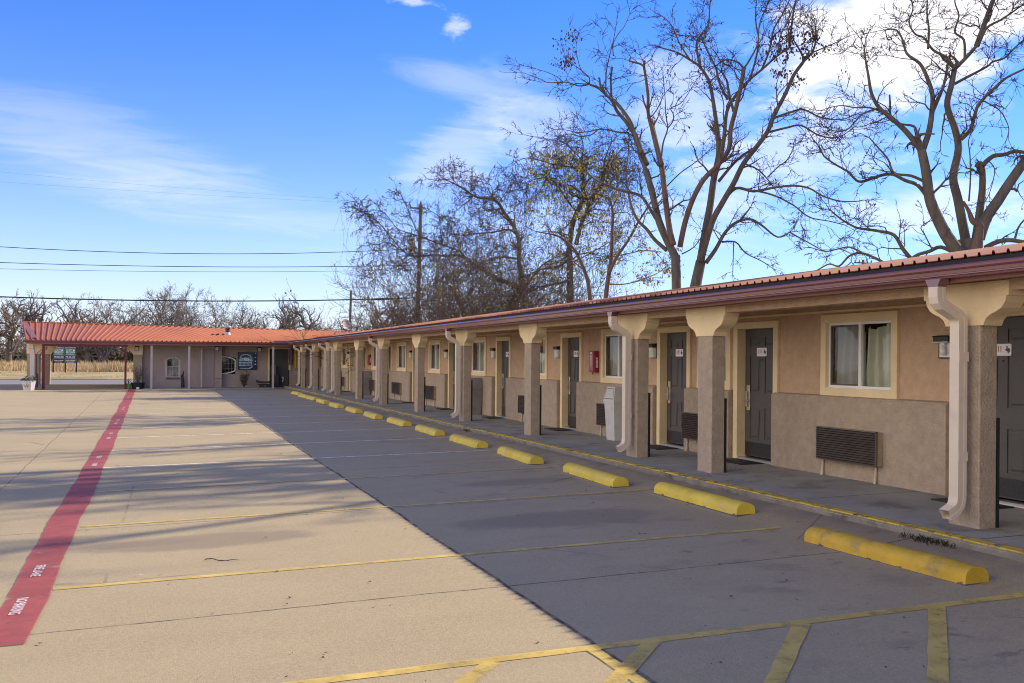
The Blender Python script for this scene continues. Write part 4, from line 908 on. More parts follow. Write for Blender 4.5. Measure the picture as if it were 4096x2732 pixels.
# estate sign in the field
SB = mat('sign_green', (.025, .15, .085), .5, .06); SK = mat('sign_black', (.016, .015, .017), .5)
YS = 95.0; zb = fz(-8, 95)
t = thing('land_sign', 'black and green double panel land sale sign on dark posts in the dry field', 'sign', (-7.55, YS, zb))
for x in (-.9, .05, .92): MB().box(x-.055, x+.055, -.03, .08, -.3, 1.0).build('post', BLACKP, t)
for k, x0 in enumerate((-.905, .0)):
    x1 = x0 + .895; xm = (x0+x1)/2; y = -.05
    pn = MB().box(x0, x1, y, y+.035, .80, 2.36).build('panel', SK, t)
    MB().box(x0+.004, x1-.004, y-.004, y-.001, 1.50, 2.02).build('green_field', SB, pn)
    b = MB()
    for z in (1.49, 2.03): b.box(x0+.004, x1-.004, y-.005, y-.001, z-.008, z+.008)
    b.build('rule', SIGNW, pn)
    for txt, s, z, sx in (('FOR INFORMATION', .10, 2.15, .92), ('SCOTT', .20, 1.90, .74), ('BROWN', .20, 1.735, .92), ('COMMERCIAL', .115, 1.575, .92), ('940-320-1200', .185, 1.33, .72), ('JOHN TURNER', .125, 1.02, .86), ('(713) 261-0516', .10, .89, .86)):
        text_mesh(txt, s, SIGNW, ((xm - (.08 if txt == 'SCOTT' else 0), y-.007, z), (1, 0, 0), (0, 0, 1)), pn, 'lettering', sx=sx)
    b = MB(); b.box(x0+.02, x1-.05, y-.005, y-.001, 1.215, 1.235); b.box(xm+.20, xm+.33, y-.006, y-.002, 1.84, 1.97); b.build('rule', SIGNW, pn)
    if k: MB().box(x0+.004, x1-.004, y-.003, y-.001, .802, 1.13).build('name_plate', mat('grey_name_plate', (.10, .105, .115), .5), pn)

# ------------------------------------------------------------ trees
class Tree:
    def __init__(s, seed, thr=.03): s.thr = thr; s.r = random.Random(seed); s.wood = MB(); s.twig = MB(); s.leaf = MB(); s.tips = []
    def branch(s, p, d, ln, r, lev, droop=0.0, crook=.22, dens=1.0, up=.0, minr=.011):
        g = s.r; n = max(3, int(ln/(.28 if lev < 2 else .22))); n = min(n, 14); seg = ln/n; pts = [p.copy()]; rad = [r]; d = d.normalized(); dirs = [d.copy()]
        cr = crook*(1 + .25*lev)
        for i in range(n):
            d = (d + Vector((g.gauss(0, cr), g.gauss(0, cr), g.gauss(0, cr)*.8 + up - droop*(i/n)))).normalized()
            p = p + d*seg; pts.append(p.copy()); rad.append(max(minr*.62, r*(1-.80*(i+1)/n))); dirs.append(d.copy())
        (s.wood if r > s.thr else s.twig).tube(pts, rad, 5 if r > .05 else 3, cap=False)
        if lev > 0:
            k = int(ln*dens*(3.2 if lev == 1 else 2.4) + g.random()) + 1
            for j in range(k):
                t = g.uniform(.22, .98); i = min(n, int(t*n)); b = dirs[i]; a = b.orthogonal().normalized(); a = Matrix.Rotation(g.uniform(0, 6.283), 3, b) @ a
                nd = b*math.cos(R(g.uniform(28, 62))) + a*math.sin(R(g.uniform(28, 62)))
                s.branch(pts[i], nd, ln*g.uniform(.30, .62)*(1-.35*t), max(minr, rad[i]*g.uniform(.5, .75)), lev-1, droop, crook, dens, up, minr)
        else: s.tips.append((pts[-1], d)); s.tips.append((pts[len(pts)//2], d))
    def limb(s, key, pl, depth, w0, w1, slope=0.0, sides=8, sub=1.0, lev=2, slen=1.6, start=.25, droop=0., up=.04, wood=None, base=None, minr=.011, dens=1.0, crook=.22, tipext=True, wig=.0):
        """pl: survey polyline of a main limb; slope leans it away from or towards the viewer as it runs out"""
        a, c, sc = key; g = s.r; pts = []; n = len(pl); tot = 0; cum = [0]
        for i in range(1, n): tot += math.hypot(pl[i][0]-pl[i-1][0], pl[i][1]-pl[i-1][1]); cum.append(tot)
        fine = []
        for i in range(n-1):       # smooth resampling (Catmull-Rom)
            p0 = pl[max(0, i-1)]; p1 = pl[i]; p2 = pl[i+1]; p3 = pl[min(n-1, i+2)]
            for q in range(4):
                t = q/4; f = lambda A, B, C, D: .5*((2*B) + (-A+C)*t + (2*A-5*B+4*C-D)*t*t + (-A+3*B-3*C+D)*t**3)
                fine.append((f(p0[0], p1[0], p2[0], p3[0]), f(p0[1], p1[1], p2[1], p3[1]), (cum[i] + (cum[i+1]-cum[i])*t)/tot))
        fine.append((pl[-1][0], pl[-1][1], 1.0))
        rad = []
        for x, y, t in fine:
            dz = depth + slope*t*tot*sc/FPX*depth*1.0
            pts.append(at(a + x*sc, c + y*sc, dz)); rad.append(.5*.86*(w0 + (w1-w0)*t)*sc/FPX*dz)
        rad = [max(r_, .008) for r_ in rad]
        if wig:
            for p in pts[1:]: p += Vector((g.gauss(0, wig), g.gauss(0, wig), g.gauss(0, wig)))
        (wood or s.wood).tube(pts, rad, sides)
        L_ = sum((pts[i+1]-pts[i]).length for i in range(len(pts)-1))
        for j in range(int(L_*sub*2.2)):
            t = g.uniform(start, 1.0); i = min(len(pts)-2, int(t*(len(pts)-1))); b = (pts[i+1]-pts[i]).normalized(); o = b.orthogonal().normalized(); o = Matrix.Rotation(g.uniform(0, 6.283), 3, b) @ o
            an = R(g.uniform(30, 65)); nd = b*math.cos(an) + o*math.sin(an)
            s.branch(pts[i], nd, slen*g.uniform(.5, 1.5), max(minr, min(.05, rad[i]*.42)), lev, droop, crook, dens, up, minr)
        if tipext:
            d = (pts[-1]-pts[-2]).normalized()
            for _ in range(2): s.branch(pts[-1], d + Vector((g.gauss(0, .25), g.gauss(0, .25), g.gauss(0, .25))), slen*g.uniform(.6, 1.1), rad[-1]*.8, lev, droop, crook, dens, up, minr)
        return pts
    def strands(s, n, lo, hi, pick=None, r=.010):
        g = s.r; T = [t for t in s.tips if (not pick or pick(t[0]))]
        for _ in range(n):
            p = g.choice(T)[0].copy(); ln = g.uniform(lo, hi); pts = [p.copy()]; d = Vector((g.gauss(0, .25), g.gauss(0, .25), -1))
            for i in range(6): d = (d + Vector((g.gauss(0, .22), g.gauss(0, .22), -.15))).normalized(); p = p + d*ln/6; pts.append(p.copy())
            s.twig.tube(pts, [r, r, r*.9, r*.8, r*.7, r*.6, r*.5], 3, cap=False); s.tips.append((pts[-1], d)); s.tips.append((pts[3], d)); s.tips.append((pts[2], d))
            for i in (1, 2, 3, 4, 5):
                if g.random() < .6: s.branch(pts[i], Vector((g.gauss(0, 1), g.gauss(0, 1), -.5)), ln*g.uniform(.12, .35), r*.8, 0, .1, .3, 1, 0, .009)
    def leaves(s, frac, size, m=0, hang=True, cluster=1, zmin=None, pick=None):
        g = s.r
        for p, d in s.tips:
            if g.random() > frac: continue
            if pick and not pick(p): continue
            for _ in range(cluster):
                c = p + Vector((g.gauss(0, .09), g.gauss(0, .09), g.gauss(0, .10))); ln = size*g.uniform(.6, 1.3); w = ln*.32
                v = Vector((g.gauss(0, .5), g.gauss(0, .5), -1 if hang else g.gauss(0, 1))).normalized()*ln; o = v.orthogonal().normalized(); o = Matrix.Rotation(g.uniform(0, 6.28), 3, v.normalized()) @ o * w
                s.leaf.face([c, c + v*.5 + o, c + v, c + v*.5 - o], m)
    def done(s, name, label, group=None, bark=None, twig=None, leafm=None, base=None, extra=()):
        base = base or Vector(s.wood.v[0]); t = thing(name, label, 'tree', base, group); o_ = tuple(base)
        def off(mb): mb.v = [(p[0]-o_[0], p[1]-o_[1], p[2]-o_[2]) for p in mb.v]; return mb
        off(s.wood).build('trunk', bark or BARK, t, smooth=True)
        if s.twig.f: off(s.twig).build('crown', twig or TWIG, t)
        if s.leaf.f: off(s.leaf).build('leaves', leafm or [LEAFY], t)
        for mb, nm, mm in extra: off(mb).build(nm, mm, t, smooth=True)
        return t
def inpx(x0, x1, y0, y1):
    def f(p):
        d = p-CAM; z = d.dot(FWD); x = PW/2 + FPX*d.dot(RT)/z; y = PH/2 + SHY - FPX*d.dot(UP)/z
        return x0 < x < x1 and y0 < y < y1
    return f
T2K = (2600, 0, 1496/1877); T1K = (1400, 0, 1300/1568); CK = (2050, 0, 800/1792); VK = (1400, 680, 750/1897); YK = (1950, 500, 850/1777)

# big bare twin stemmed tree behind the roof, left stem
A = Tree(11); D1 = 38.0
A.limb(T2K, [(128, 1660), (132, 1540), (133, 1450), (130, 1340), (128, 1280)], D1, 62, 52, sides=10, sub=0.00, tipext=False)
A.limb(T2K, [(128, 1290), (95, 1225), (45, 1110), (12, 970), (-22, 850)], D1, 46, 36, .15, sub=0.38, slen=1.6)
A.limb(CK, [(1205, 1480), (1160, 1370), (1100, 1230), (1080, 1180), (1010, 1080), (940, 1000), (890, 900), (840, 850), (770, 790), (690, 755)], D1+.6, 62, 20, .15, sub=0.75, start=.2, slen=1.3)
A.limb(CK, [(690, 755), (600, 770), (520, 745), (455, 735), (320, 740), (230, 700), (90, 650)], D1+1.2, 16, 5, .1, sub=1.12, start=.1, slen=1.1, up=.0)
A.limb(CK, [(455, 735), (400, 690), (330, 655), (240, 625), (160, 600), (90, 590)], D1+1.3, 9, 4, .1, sub=1.00, slen=.8, lev=1)
A.limb(CK, [(690, 750), (685, 690), (620, 630), (590, 550), (570, 450), (575, 370)], D1+1.3, 14, 5, -.2, sub=1.00, slen=.9, lev=1)
A.limb(CK, [(620, 630), (560, 590), (500, 550), (460, 470)], D1+1.5, 9, 4, -.2, sub=1.25, slen=.7, lev=1)
A.limb(CK, [(835, 800), (840, 650), (870, 500), (900, 380), (925, 250), (935, 180)], D1+.9, 18, 6, -.1, sub=1.12, start=.1, slen=1.3)
A.limb(CK, [(905, 500), (900, 400), (950, 300), (1000, 240), (1050, 130), (1080, 80)], D1+.9, 12, 5, .2, sub=1.00, slen=1.1, lev=1)
A.limb(CK, [(885, 900), (885, 800), (880, 700), (895, 600)], D1+1., 26, 22, 0, sub=0.62, slen=1.2, tipext=False)
A.limb(CK, [(820, 830), (790, 780), (780, 710), (770, 695)], D1+1., 22, 20, 0, sub=0.38, slen=.6, tipext=False)
A.limb(CK, [(1160, 1370), (1120, 1250), (1090, 1180), (1050, 1080), (980, 980), (910, 900)], D1+.2, 46, 34, .1, sub=0.62, slen=1.3)
A.limb(CK, [(1040, 1190), (950, 1185), (860, 1165), (760, 1160), (680, 1180), (570, 1185), (480, 1165), (380, 1160)], D1+.8, 20, 6, .15, sub=1.25, start=.1, slen=1.2, up=.0)
A.limb(CK, [(760, 1165), (700, 1210), (600, 1220), (500, 1200), (380, 1245), (250, 1235), (140, 1215)], D1+1.0, 14, 5, .1, sub=1.50, start=.2, slen=1.1, up=.0)
RD = MB()
A.limb(T2K, [(118, 1230), (100, 1160), (80, 1020), (60, 850), (30, 720), (2, 600)], D1-.4, 36, 30, .1, sub=0.44, slen=1.3, wood=RD, tipext=False)
A.limb(CK, [(1340, 1480), (1280, 1250), (1240, 1120), (1215, 1000), (1215, 860), (1195, 700), (1180, 600), (1185, 545)], D1-.3, 50, 26, .1, sub=0.62, slen=1.4, wood=RD, tipext=False)
A.limb(CK, [(1180, 600), (1150, 575), (1100, 560), (1050, 545), (1060, 515)], D1-.1, 22, 16, .0, sub=0.50, slen=.8, wood=RD, tipext=False)
A.limb(CK, [(1215, 1000), (1180, 920), (1165, 850)], D1-.2, 22, 18, .0, sub=1.25, slen=.8, wood=RD, tipext=False)
A.limb(CK, [(1045, 545), (980, 525), (910, 525), (850, 500)], D1, 7, 4, 0, sub=1.25, slen=.9, lev=1)
A.limb(CK, [(1210, 700), (1130, 735), (1060, 745), (960, 775), (900, 800)], D1-.2, 7, 5, .2, sub=1.25, slen=.9, lev=1)
A.limb(CK, [(1335, 1400), (1350, 1280), (1390, 1150), (1375, 1040), (1365, 850), (1350, 700)], D1-.6, 20, 6, -.2, sub=1.25, slen=1.2)
A.limb(CK, [(1390, 1150), (1440, 1080), (1440, 1020), (1420, 970), (1500, 930), (1560, 860), (1620, 760), (1690, 660)], D1-.6, 14, 5, -.2, sub=1.25, slen=1.1)
A.limb(T2K, [(150, 1240), (175, 1120), (215, 1000), (270, 900), (340, 830), (395, 750), (405, 650), (430, 550), (455, 440), (472, 340)], D1-.2, 34, 24, -.15, sub=0.44, slen=1.5, start=.3, wood=RD, tipext=False)
A.limb(T2K, [(420, 560), (400, 480), (385, 400)], D1-.6, 18, 12, -.2, sub=1.25, slen=1.2)
A.limb(T2K, [(470, 345), (440, 312), (380, 300), (330, 330)], D1-1.2, 13, 7, -.2, sub=1.50, slen=1.0)
A.limb(T2K, [(470, 345), (500, 300), (540, 220), (550, 120), (590, 20)], D1-1.2, 12, 6, -.2, sub=1.25, slen=1.4)
A.limb(YK, [(1500, 1050), (1400, 960), (1330, 870), (1260, 800), (1210, 700), (1185, 600), (1160, 470), (1165, 330), (1185, 200)], D1+.2, 40, 10, .2, sub=0.62, slen=1.2, start=.3)
A.limb(YK, [(1460, 860), (1400, 770), (1340, 670), (1290, 600), (1220, 570), (1130, 550), (1050, 525), (960, 485), (900, 455), (830, 395)], D1+.5, 36, 18, .1, sub=0.62, start=.3, slen=1.1, tipext=False)
A.limb(T2K, [(160, 1275), (220, 1240), (260, 1180), (250, 1140)], D1+.3, 8, 4, .2, sub=1.50, slen=.8, lev=1)
A.leaves(.6, .12, cluster=5, pick=inpx(2160, 2310, 130, 260))
A.leaves(.006, .11, cluster=3)
A.done('bare_tree', 'tall bare tree with sawn off reddish stems, left trunk of the pair behind the roof', 'big bare trees behind the wing', leafm=[LEAFB], extra=((RD, 'sawn_stem', BARKR),))

# right stem of the pair
B = Tree(12); D2 = 39.0
B.limb(T2K, [(200, 1660), (212, 1540), (228, 1440), (255, 1310)], D2, 78, 58, sides=10, sub=0.00, tipext=False)
B.limb(T2K, [(252, 1320), (280, 1150), (302, 1030), (320, 900), (345, 780), (345, 700)], D2, 50, 34, .1, sub=0.38, start=.4, slen=1.5)
B.limb(T2K, [(345, 705), (325, 560), (300, 420), (255, 340), (200, 300), (140, 265), (60, 240)], D2+.4, 30, 7, .15, sub=1.00, start=.15, slen=1.6)
B.limb(T2K, [(255, 340), (235, 250), (240, 200), (290, 130), (300, 40), (310, -80)], D2+.8, 16, 6, .1, sub=1.12, slen=1.5)
B.limb(T2K, [(200, 300), (150, 220), (110, 130), (60, 80)], D2+.9, 11, 5, .1, sub=1.25, slen=1.3)
B.limb(T2K, [(320, 900), (352, 800), (372, 690), (386, 560), (430, 480), (500, 400), (560, 350), (640, 280), (700, 240)], D2-.2, 30, 9, -.2, sub=0.75, slen=1.6, start=.3)
B.limb(T2K, [(390, 500), (350, 420), (330, 340), (290, 260), (250, 190), (170, 180)], D2-.3, 16, 6, -.2, sub=1.12, slen=1.4)
B.limb(T2K, [(500, 400), (530, 300), (545, 200), (530, 100), (535, -20)], D2-.8, 14, 6, -.2, sub=1.25, slen=1.5)
B.limb(T2K, [(560, 350), (600, 250), (620, 150), (660, 80), (700, 0), (740, -80)], D2-1, 13, 6, -.2, sub=1.25, slen=1.5)
B.limb(T2K, [(640, 280), (655, 180), (690, 110), (720, 30)], D2-1.3, 10, 5, -.2, sub=1.25, slen=1.3)
B.limb(T2K, [(255, 1310), (310, 1120), (362, 1020), (420, 920), (470, 820), (540, 730), (590, 660), (622, 580), (680, 470), (720, 380), (770, 310)], D2-.3, 40, 20, -.1, sub=0.44, start=.35, slen=1.5)
B.limb(T2K, [(770, 310), (815, 260), (832, 200), (830, 130)], D2-1.0, 16, 6, -.1, sub=2.00, start=.1, slen=1.2)
B.limb(T2K, [(800, 270), (860, 245), (930, 215), (1000, 180)], D2-1.0, 9, 4, -.2, sub=1.50, slen=1.1)
B.limb(T2K, [(362, 1020), (430, 945), (520, 960), (620, 942), (720, 932), (800, 945), (870, 985), (960, 1010), (1040, 1010)], D2-.4, 20, 6, -.2, sub=1.12, start=.2, slen=1.4, up=.0)
B.limb(T2K, [(520, 955), (620, 980), (720, 1030), (800, 1090), (900, 1110), (980, 1130)], D2-.8, 12, 5, -.2, sub=1.25, slen=1.3, up=.0)
B.limb(T2K, [(280, 1320), (330, 1250), (375, 1170), (430, 1118), (500, 1100), (560, 1130), (640, 1190), (700, 1165)], D2-.1, 26, 7, -.2, sub=1.00, start=.2, slen=1.3, up=.0)
B.limb(T2K, [(450, 1110), (505, 1040)], D2-.2, 16, 6, -.2, sub=0.62, slen=.6)
B.limb(T2K, [(700, 1165), (800, 1220), (880, 1260), (950, 1250), (1000, 1270)], D2-1, 9, 4, -.2, sub=1.25, slen=1.1, up=.0)
B.limb(T2K, [(360, 1215), (430, 1215), (480, 1270), (560, 1310), (620, 1350)], D2-.2, 11, 4, -.1, sub=1.25, slen=.9, up=-.04)
B.limb(T2K, [(420, 1215), (418, 1290), (415, 1380)], D2-.3, 7, 4, -.1, sub=1.00, slen=.6, up=-.06)
B.limb(T2K, [(590, 665), (690, 640), (760, 630), (850, 680), (940, 690), (1010, 650)], D2-.7, 15, 5, -.2, sub=1.25, slen=1.3)
B.limb(T2K, [(630, 590), (700, 565), (770, 550), (860, 590), (960, 600), (1040, 570)], D2-.8, 14, 5, -.2, sub=1.25, slen=1.3)
B.limb(T2K, [(345, 910), (420, 820), (480, 770), (540, 735)], D2-.1, 20, 14, .1, sub=0.50, slen=1.2)
B.limb(T2K, [(470, 820), (540, 850), (590, 900), (620, 940)], D2-.4, 12, 6, .2, sub=1.25, slen=1.2)
B.limb(T2K, [(590, 890), (640, 840), (690, 800), (720, 740)], D2-.4, 9, 4, .2, sub=1.25, slen=1.1)
B.limb(T2K, [(80, 940), (150, 870), (220, 820), (270, 780), (310, 740)], D2+1, 8, 4, .2, sub=1.25, slen=1.0)
B.limb(T2K, [(700, 440), (650, 520), (640, 480), (690, 420)], D2-.7, 8, 5, 0, sub=1.25, slen=.8)
for q, w0, w1 in (([(310, -80), (330, -240), (290, -420)], 14, 6), ([(535, -20), (560, -200), (520, -380), (560, -520)], 18, 6), ([(590, 20), (640, -160), (700, -300)], 14, 6), ([(740, -80), (800, -220), (820, -380)], 16, 6), ([(700, 240), (720, 60), (760, -120), (740, -300)], 14, 6)):
    B.limb(T2K, q, D2-.5, w0, w1, .1, sub=1.12, start=.1, slen=1.5)
B.leaves(.5, .13, cluster=4, pick=inpx(3080, 3330, 120, 370)); B.leaves(.3, .12, cluster=3, pick=inpx(2840, 3000, 0, 130)); B.leaves(.10, .12, cluster=3, pick=inpx(2680, 2900, 100, 430)); B.leaves(.005, .11, cluster=3)
B.done('bare_tree', 'tall bare tree with dark dead leaf clumps, right trunk of the pair behind the roof', 'big bare trees behind the wing', leafm=[LEAFB])

# huge spreading tree at the right
C = Tree(13); D3 = 31.0; kw = dict(crook=.30)
C.limb(T2K, [(1615, 1520), (1612, 1400), (1605, 1300), (1600, 1200)], D3, 185, 120, sides=12, sub=0.00, tipext=False)
C.limb(T2K, [(1570, 1290), (1500, 1200), (1450, 1110), (1405, 1000), (1385, 860), (1362, 750)], D3-.3, 76, 48, -.1, sub=0.30, start=.5, slen=1.2, **kw)
C.limb(T2K, [(1365, 760), (1290, 665), (1215, 595), (1150, 540), (1112, 470), (1096, 380), (1082, 300), (1075, 240)], D3-.6, 36, 9, -.2, sub=1.20, start=.2, slen=1.2, **kw)
C.limb(T2K, [(1205, 590), (1205, 530), (1202, 475)], D3-.8, 14, 10, 0, sub=0.75, slen=.5, tipext=False)
C.limb(T2K, [(1370, 750), (1400, 660), (1415, 560), (1418, 480), (1395, 400), (1355, 320), (1290, 270), (1268, 200), (1235, 150), (1180, 150)], D3-.4, 38, 7, .1, sub=1.20, start=.2, slen=1.2, **kw)
C.limb(T2K, [(1415, 570), (1470, 440), (1490, 350), (1495, 300)], D3-.2, 22, 12, .2, sub=1.20, slen=1.1, **kw)
C.limb(T2K, [(1360, 740), (1338, 680), (1325, 635), (1260, 622), (1215, 600)], D3-.5, 20, 9, -.1, sub=1.20, slen=.8, **kw)
C.limb(T2K, [(1140, 545), (1070, 570), (1030, 610), (990, 650), (940, 660), (880, 640)], D3-.9, 12, 5, -.2, sub=1.95, slen=1.0, **kw)
C.limb(T2K, [(1160, 560), (1100, 540), (1030, 540), (960, 530), (900, 540)], D3-.8, 12, 5, .2, sub=1.95, slen=1.0, **kw)
C.limb(T2K, [(1400, 1000), (1345, 930), (1280, 905), (1220, 875), (1160, 880), (1060, 912), (1020, 890), (1000, 865), (930, 825), (880, 790), (860, 760)], D3-.3, 26, 9, -.25, sub=1.35, start=.25, slen=1.1, **kw)
C.limb(T2K, [(1375, 910), (1310, 882), (1225, 868), (1195, 800), (1140, 735), (1100, 690)], D3-.3, 20, 7, .2, sub=1.35, start=.3, slen=1.0, **kw)
C.limb(T2K, [(1595, 1260), (1570, 1130), (1545, 1000), (1522, 890), (1548, 750), (1532, 650), (1492, 530), (1512, 430), (1530, 340)], D3, 58, 30, .0, sub=0.45, start=.4, slen=1.2, **kw)
C.limb(T2K, [(1530, 345), (1490, 290), (1420, 250), (1375, 190), (1330, 170), (1300, 110), (1320, 40), (1300, -40)], D3, 18, 6, .1, sub=1.50, slen=1.2, **kw)
C.limb(T2K, [(1530, 345), (1590, 285), (1650, 215), (1690, 140), (1760, 100), (1820, 60), (1890, 10)], D3, 24, 7, -.2, sub=1.50, slen=1.2, **kw)
C.limb(T2K, [(1580, 290), (1575, 200), (1530, 160), (1550, 80), (1530, 10), (1540, -60)], D3-.1, 16, 6, .1, sub=1.50, slen=1.1, **kw)
C.limb(T2K, [(1395, 245), (1400, 150), (1390, 60), (1395, -40)], D3, 14, 7, .1, sub=1.50, slen=1.1, **kw)
C.limb(T2K, [(1560, 700), (1608, 650), (1632, 570), (1652, 520), (1720, 450), (1790, 390), (1880, 345), (1950, 300)], D3-.3, 24, 9, -.2, sub=1.20, start=.2, slen=1.1, **kw)
C.limb(T2K, [(1512, 430), (1590, 388), (1690, 335), (1720, 310), (1780, 290), (1830, 240), (1880, 200)], D3+.2, 18, 6, .2, sub=1.50, slen=1.1, **kw)
C.limb(T2K, [(1660, 500), (1700, 520), (1760, 560), (1800, 640), (1790, 700)], D3-.5, 9, 5, -.2, sub=1.80, slen=1.0, **kw)
C.limb(T2K, [(1635, 1200), (1655, 1060), (1668, 950), (1668, 860), (1655, 820), (1640, 840)], D3+.3, 48, 34, .1, sub=0.60, slen=1.0, tipext=False)
C.limb(T2K, [(1668, 830), (1720, 785), (1780, 775), (1830, 760), (1880, 765), (1960, 790)], D3+.4, 30, 16, .1, sub=0.75, slen=1.1, **kw)
C.limb(T2K, [(1650, 1200), (1690, 1090), (1745, 1010), (1800, 925), (1880, 810), (1960, 700)], D3-.3, 66, 48, -.1, sub=0.45, slen=1.2, **kw)
C.limb(T2K, [(1690, 800), (1730, 850), (1710, 950), (1690, 1000)], D3+.3, 7, 4, 0, sub=1.80, slen=.9)
C.limb(T2K, [(1600, 1010), (1608, 900), (1606, 780), (1600, 700), (1640, 620)], D3-.4, 10, 5, -.2, sub=1.20, slen=.9)
C.limb(T2K, [(1680, 1245), (1740, 1215), (1800, 1205), (1880, 1215), (1980, 1230)], D3-.2, 30, 20, -.2, sub=0.90, slen=1.0)
C.limb(T2K, [(1830, 1205), (1850, 1140), (1890, 1090)], D3-.3, 14, 8, -.2, sub=1.20, slen=.9)
C.limb(T2K, [(1320, 1310), (1270, 1250), (1225, 1180), (1150, 1160), (1080, 1150), (1030, 1140), (960, 1100), (900, 1050)], D3+.9, 26, 8, .2, sub=1.35, start=.1, slen=1.2, up=.0, **kw)
C.limb(T2K, [(1540, 1275), (1460, 1240), (1400, 1262), (1340, 1280), (1300, 1310)], D3+.5, 26, 18, .2, sub=1.20, slen=.9)
C.limb(T2K, [(1420, 1260), (1380, 1180), (1360, 1140), (1400, 1110)], D3+.5, 9, 5, .1, sub=1.65, slen=.8)
C.limb(T2K, [(1190, 1330), (1140, 1300), (1060, 1270), (1000, 1285), (950, 1335), (900, 1325), (850, 1350)], D3+1.2, 18, 8, .2, sub=1.35, start=.1, slen=1.1, up=.0, **kw)
C.limb(T2K, [(1060, 1265), (1000, 1240), (940, 1250), (880, 1262), (800, 1240)], D3+1.2, 11, 5, .2, sub=1.50, slen=1.1, up=.0)
SN = MB()
C.limb(T2K, [(1640, 1400), (1640, 1270), (1650, 1180), (1655, 1130), (1620, 1110), (1600, 1060), (1572, 1010)], D3-1.0, 92, 14, 0, sides=10, sub=0.00, wood=SN, tipext=False)
for q, w0, w1, sl_ in (([(1395, -40), (1380, -200), (1420, -380), (1400, -560)], 26, 8, .1), ([(1540, -60), (1570, -220), (1540, -400), (1600, -600)], 30, 8, -.1), ([(1310, 0), (1250, -160), (1180, -300)], 16, 6, .1), ([(1640, 230), (1700, 60), (1760, -120), (1780, -320), (1840, -500)], 34, 9, .2),
                        ([(1890, 10), (2000, -120), (2060, -300), (2180, -420)], 22, 8, -.2), ([(1880, 200), (2000, 60), (2120, -60), (2240, -220)], 26, 8, .1), ([(1950, 300), (2080, 200), (2220, 100), (2350, -60)], 26, 8, -.1), ([(1960, 700), (2060, 500), (2140, 260), (2240, 40), (2280, -200), (2360, -380)], 60, 12, -.1), ([(2060, 500), (2200, 380), (2360, 300), (2500, 180)], 30, 8, .1)):
    C.limb(T2K, q, D3, w0, w1, sl_, sub=1.35, start=.1, slen=1.4, **kw)
C.leaves(.006, .09, cluster=2)
C.done('bare_tree', 'huge grey bare tree with thick crooked limbs at the right, beside a broken reddish snag', 'big bare trees behind the wing', leafm=[LEAFT], extra=((SN, 'broken_snag', BARKR),))

# companion of the huge tree, standing just beyond the right edge of view: its crown throws the streaks of shade over the lot
K = Tree(14, .05); g = K.r; base = Vector((26.8, 19.4, -.3)); fork = base + Vector((-.2, .1, 8.0))
K.wood.tube([base, base + Vector((-.1, .1, 4.0)), fork], [.62, .50, .46], 12)
for k, (dx, dy, hz_, r_) in enumerate(((-.34, .05, 13.0, .26), (.05, -.16, 12.5, .24), (-.28, .12, 13.5, .26), (.40, .10, 12.0, .22), (-.46, .08, 12.0, .22), (.15, .18, 12.5, .20), (-.25, -.08, 12.5, .19), (-.20, .12, 14.5, .24), (-.50, .10, 13.5, .22), (.0, .12, 14.5, .22))):
    r_ *= 1.1; hz_ *= 1.0; dx *= .62; dy *= .8; d = Vector((dx, dy, 1)).normalized(); pts = [fork.copy()]; rad = [r_]; n = 9
    for i in range(n): d = (d + Vector((g.gauss(0, .13), g.gauss(0, .13), .05))).normalized(); pts.append(pts[-1] + d*hz_/n); rad.append(r_*(1-.72*(i+1)/n))
    K.wood.tube(pts, rad, 8)
    for i in range(3, n+1):
        for _ in range(2):
            a = g.uniform(0, 6.28); K.branch(pts[i], d + Vector((math.cos(a), math.sin(a), .2))*.9, g.uniform(2.2, 4.2), rad[i]*.62, 2, 0, .22, .7, .08, .012)
K.done('bare_tree', 'bare tree just beyond the right edge of view, whose shadow streaks the lot', 'big bare trees behind the wing')

# twiggy vine hung tree by the utility pole
def mix(a, b, t): return [a[i]*(1-t)+b[i]*t for i in range(3)]
V = Tree(21); D4 = 60.0; kd = dict(droop=.10, up=.0, crook=.28, minr=.016, dens=1.15)
V.limb(VK, [(1600, 1560), (1640, 1380), (1690, 1260), (1740, 1180)], D4, 110, 90, sides=8, sub=0.00, tipext=False)
V.limb(VK, [(1740, 1190), (1730, 1050), (1710, 920), (1715, 780), (1690, 640), (1610, 500), (1560, 430), (1500, 330), (1420, 290), (1300, 280), (1220, 240), (1130, 180), (1040, 130), (950, 90)], D4, 70, 10, .1, sub=2.33, start=.2, slen=1.80, **kd)
V.limb(VK, [(1720, 1180), (1600, 1140), (1480, 1090), (1380, 1040), (1280, 970), (1180, 900), (1120, 830), (1030, 790), (960, 765)], D4-.3, 56, 14, -.1, sub=2.33, start=.2, slen=1.80, **kd)
V.limb(VK, [(1180, 900), (1080, 860), (960, 870), (850, 860), (720, 870), (600, 860), (520, 800), (420, 690), (340, 590), (250, 490), (160, 420), (60, 360)], D4-.5, 26, 6, -.1, sub=2.48, start=.1, slen=1.53, **kd)
V.limb(VK, [(960, 770), (860, 730), (780, 700), (700, 670), (600, 640), (480, 590), (390, 480), (330, 420), (230, 400)], D4-.4, 16, 6, -.2, sub=2.17, slen=1.35, **kd)
V.limb(VK, [(940, 760), (915, 620), (905, 500), (860, 440), (760, 400)], D4-.4, 14, 6, .2, sub=2.17, slen=1.35, **kd)
V.limb(VK, [(700, 660), (650, 560), (600, 450), (560, 340), (520, 260)], D4-.6, 11, 6, .2, sub=2.02, slen=1.17, **kd)
V.limb(VK, [(720, 870), (600, 900), (520, 960), (400, 1000), (280, 1010), (200, 1060)], D4-.5, 13, 5, -.2, sub=2.48, slen=1.26, **kd)
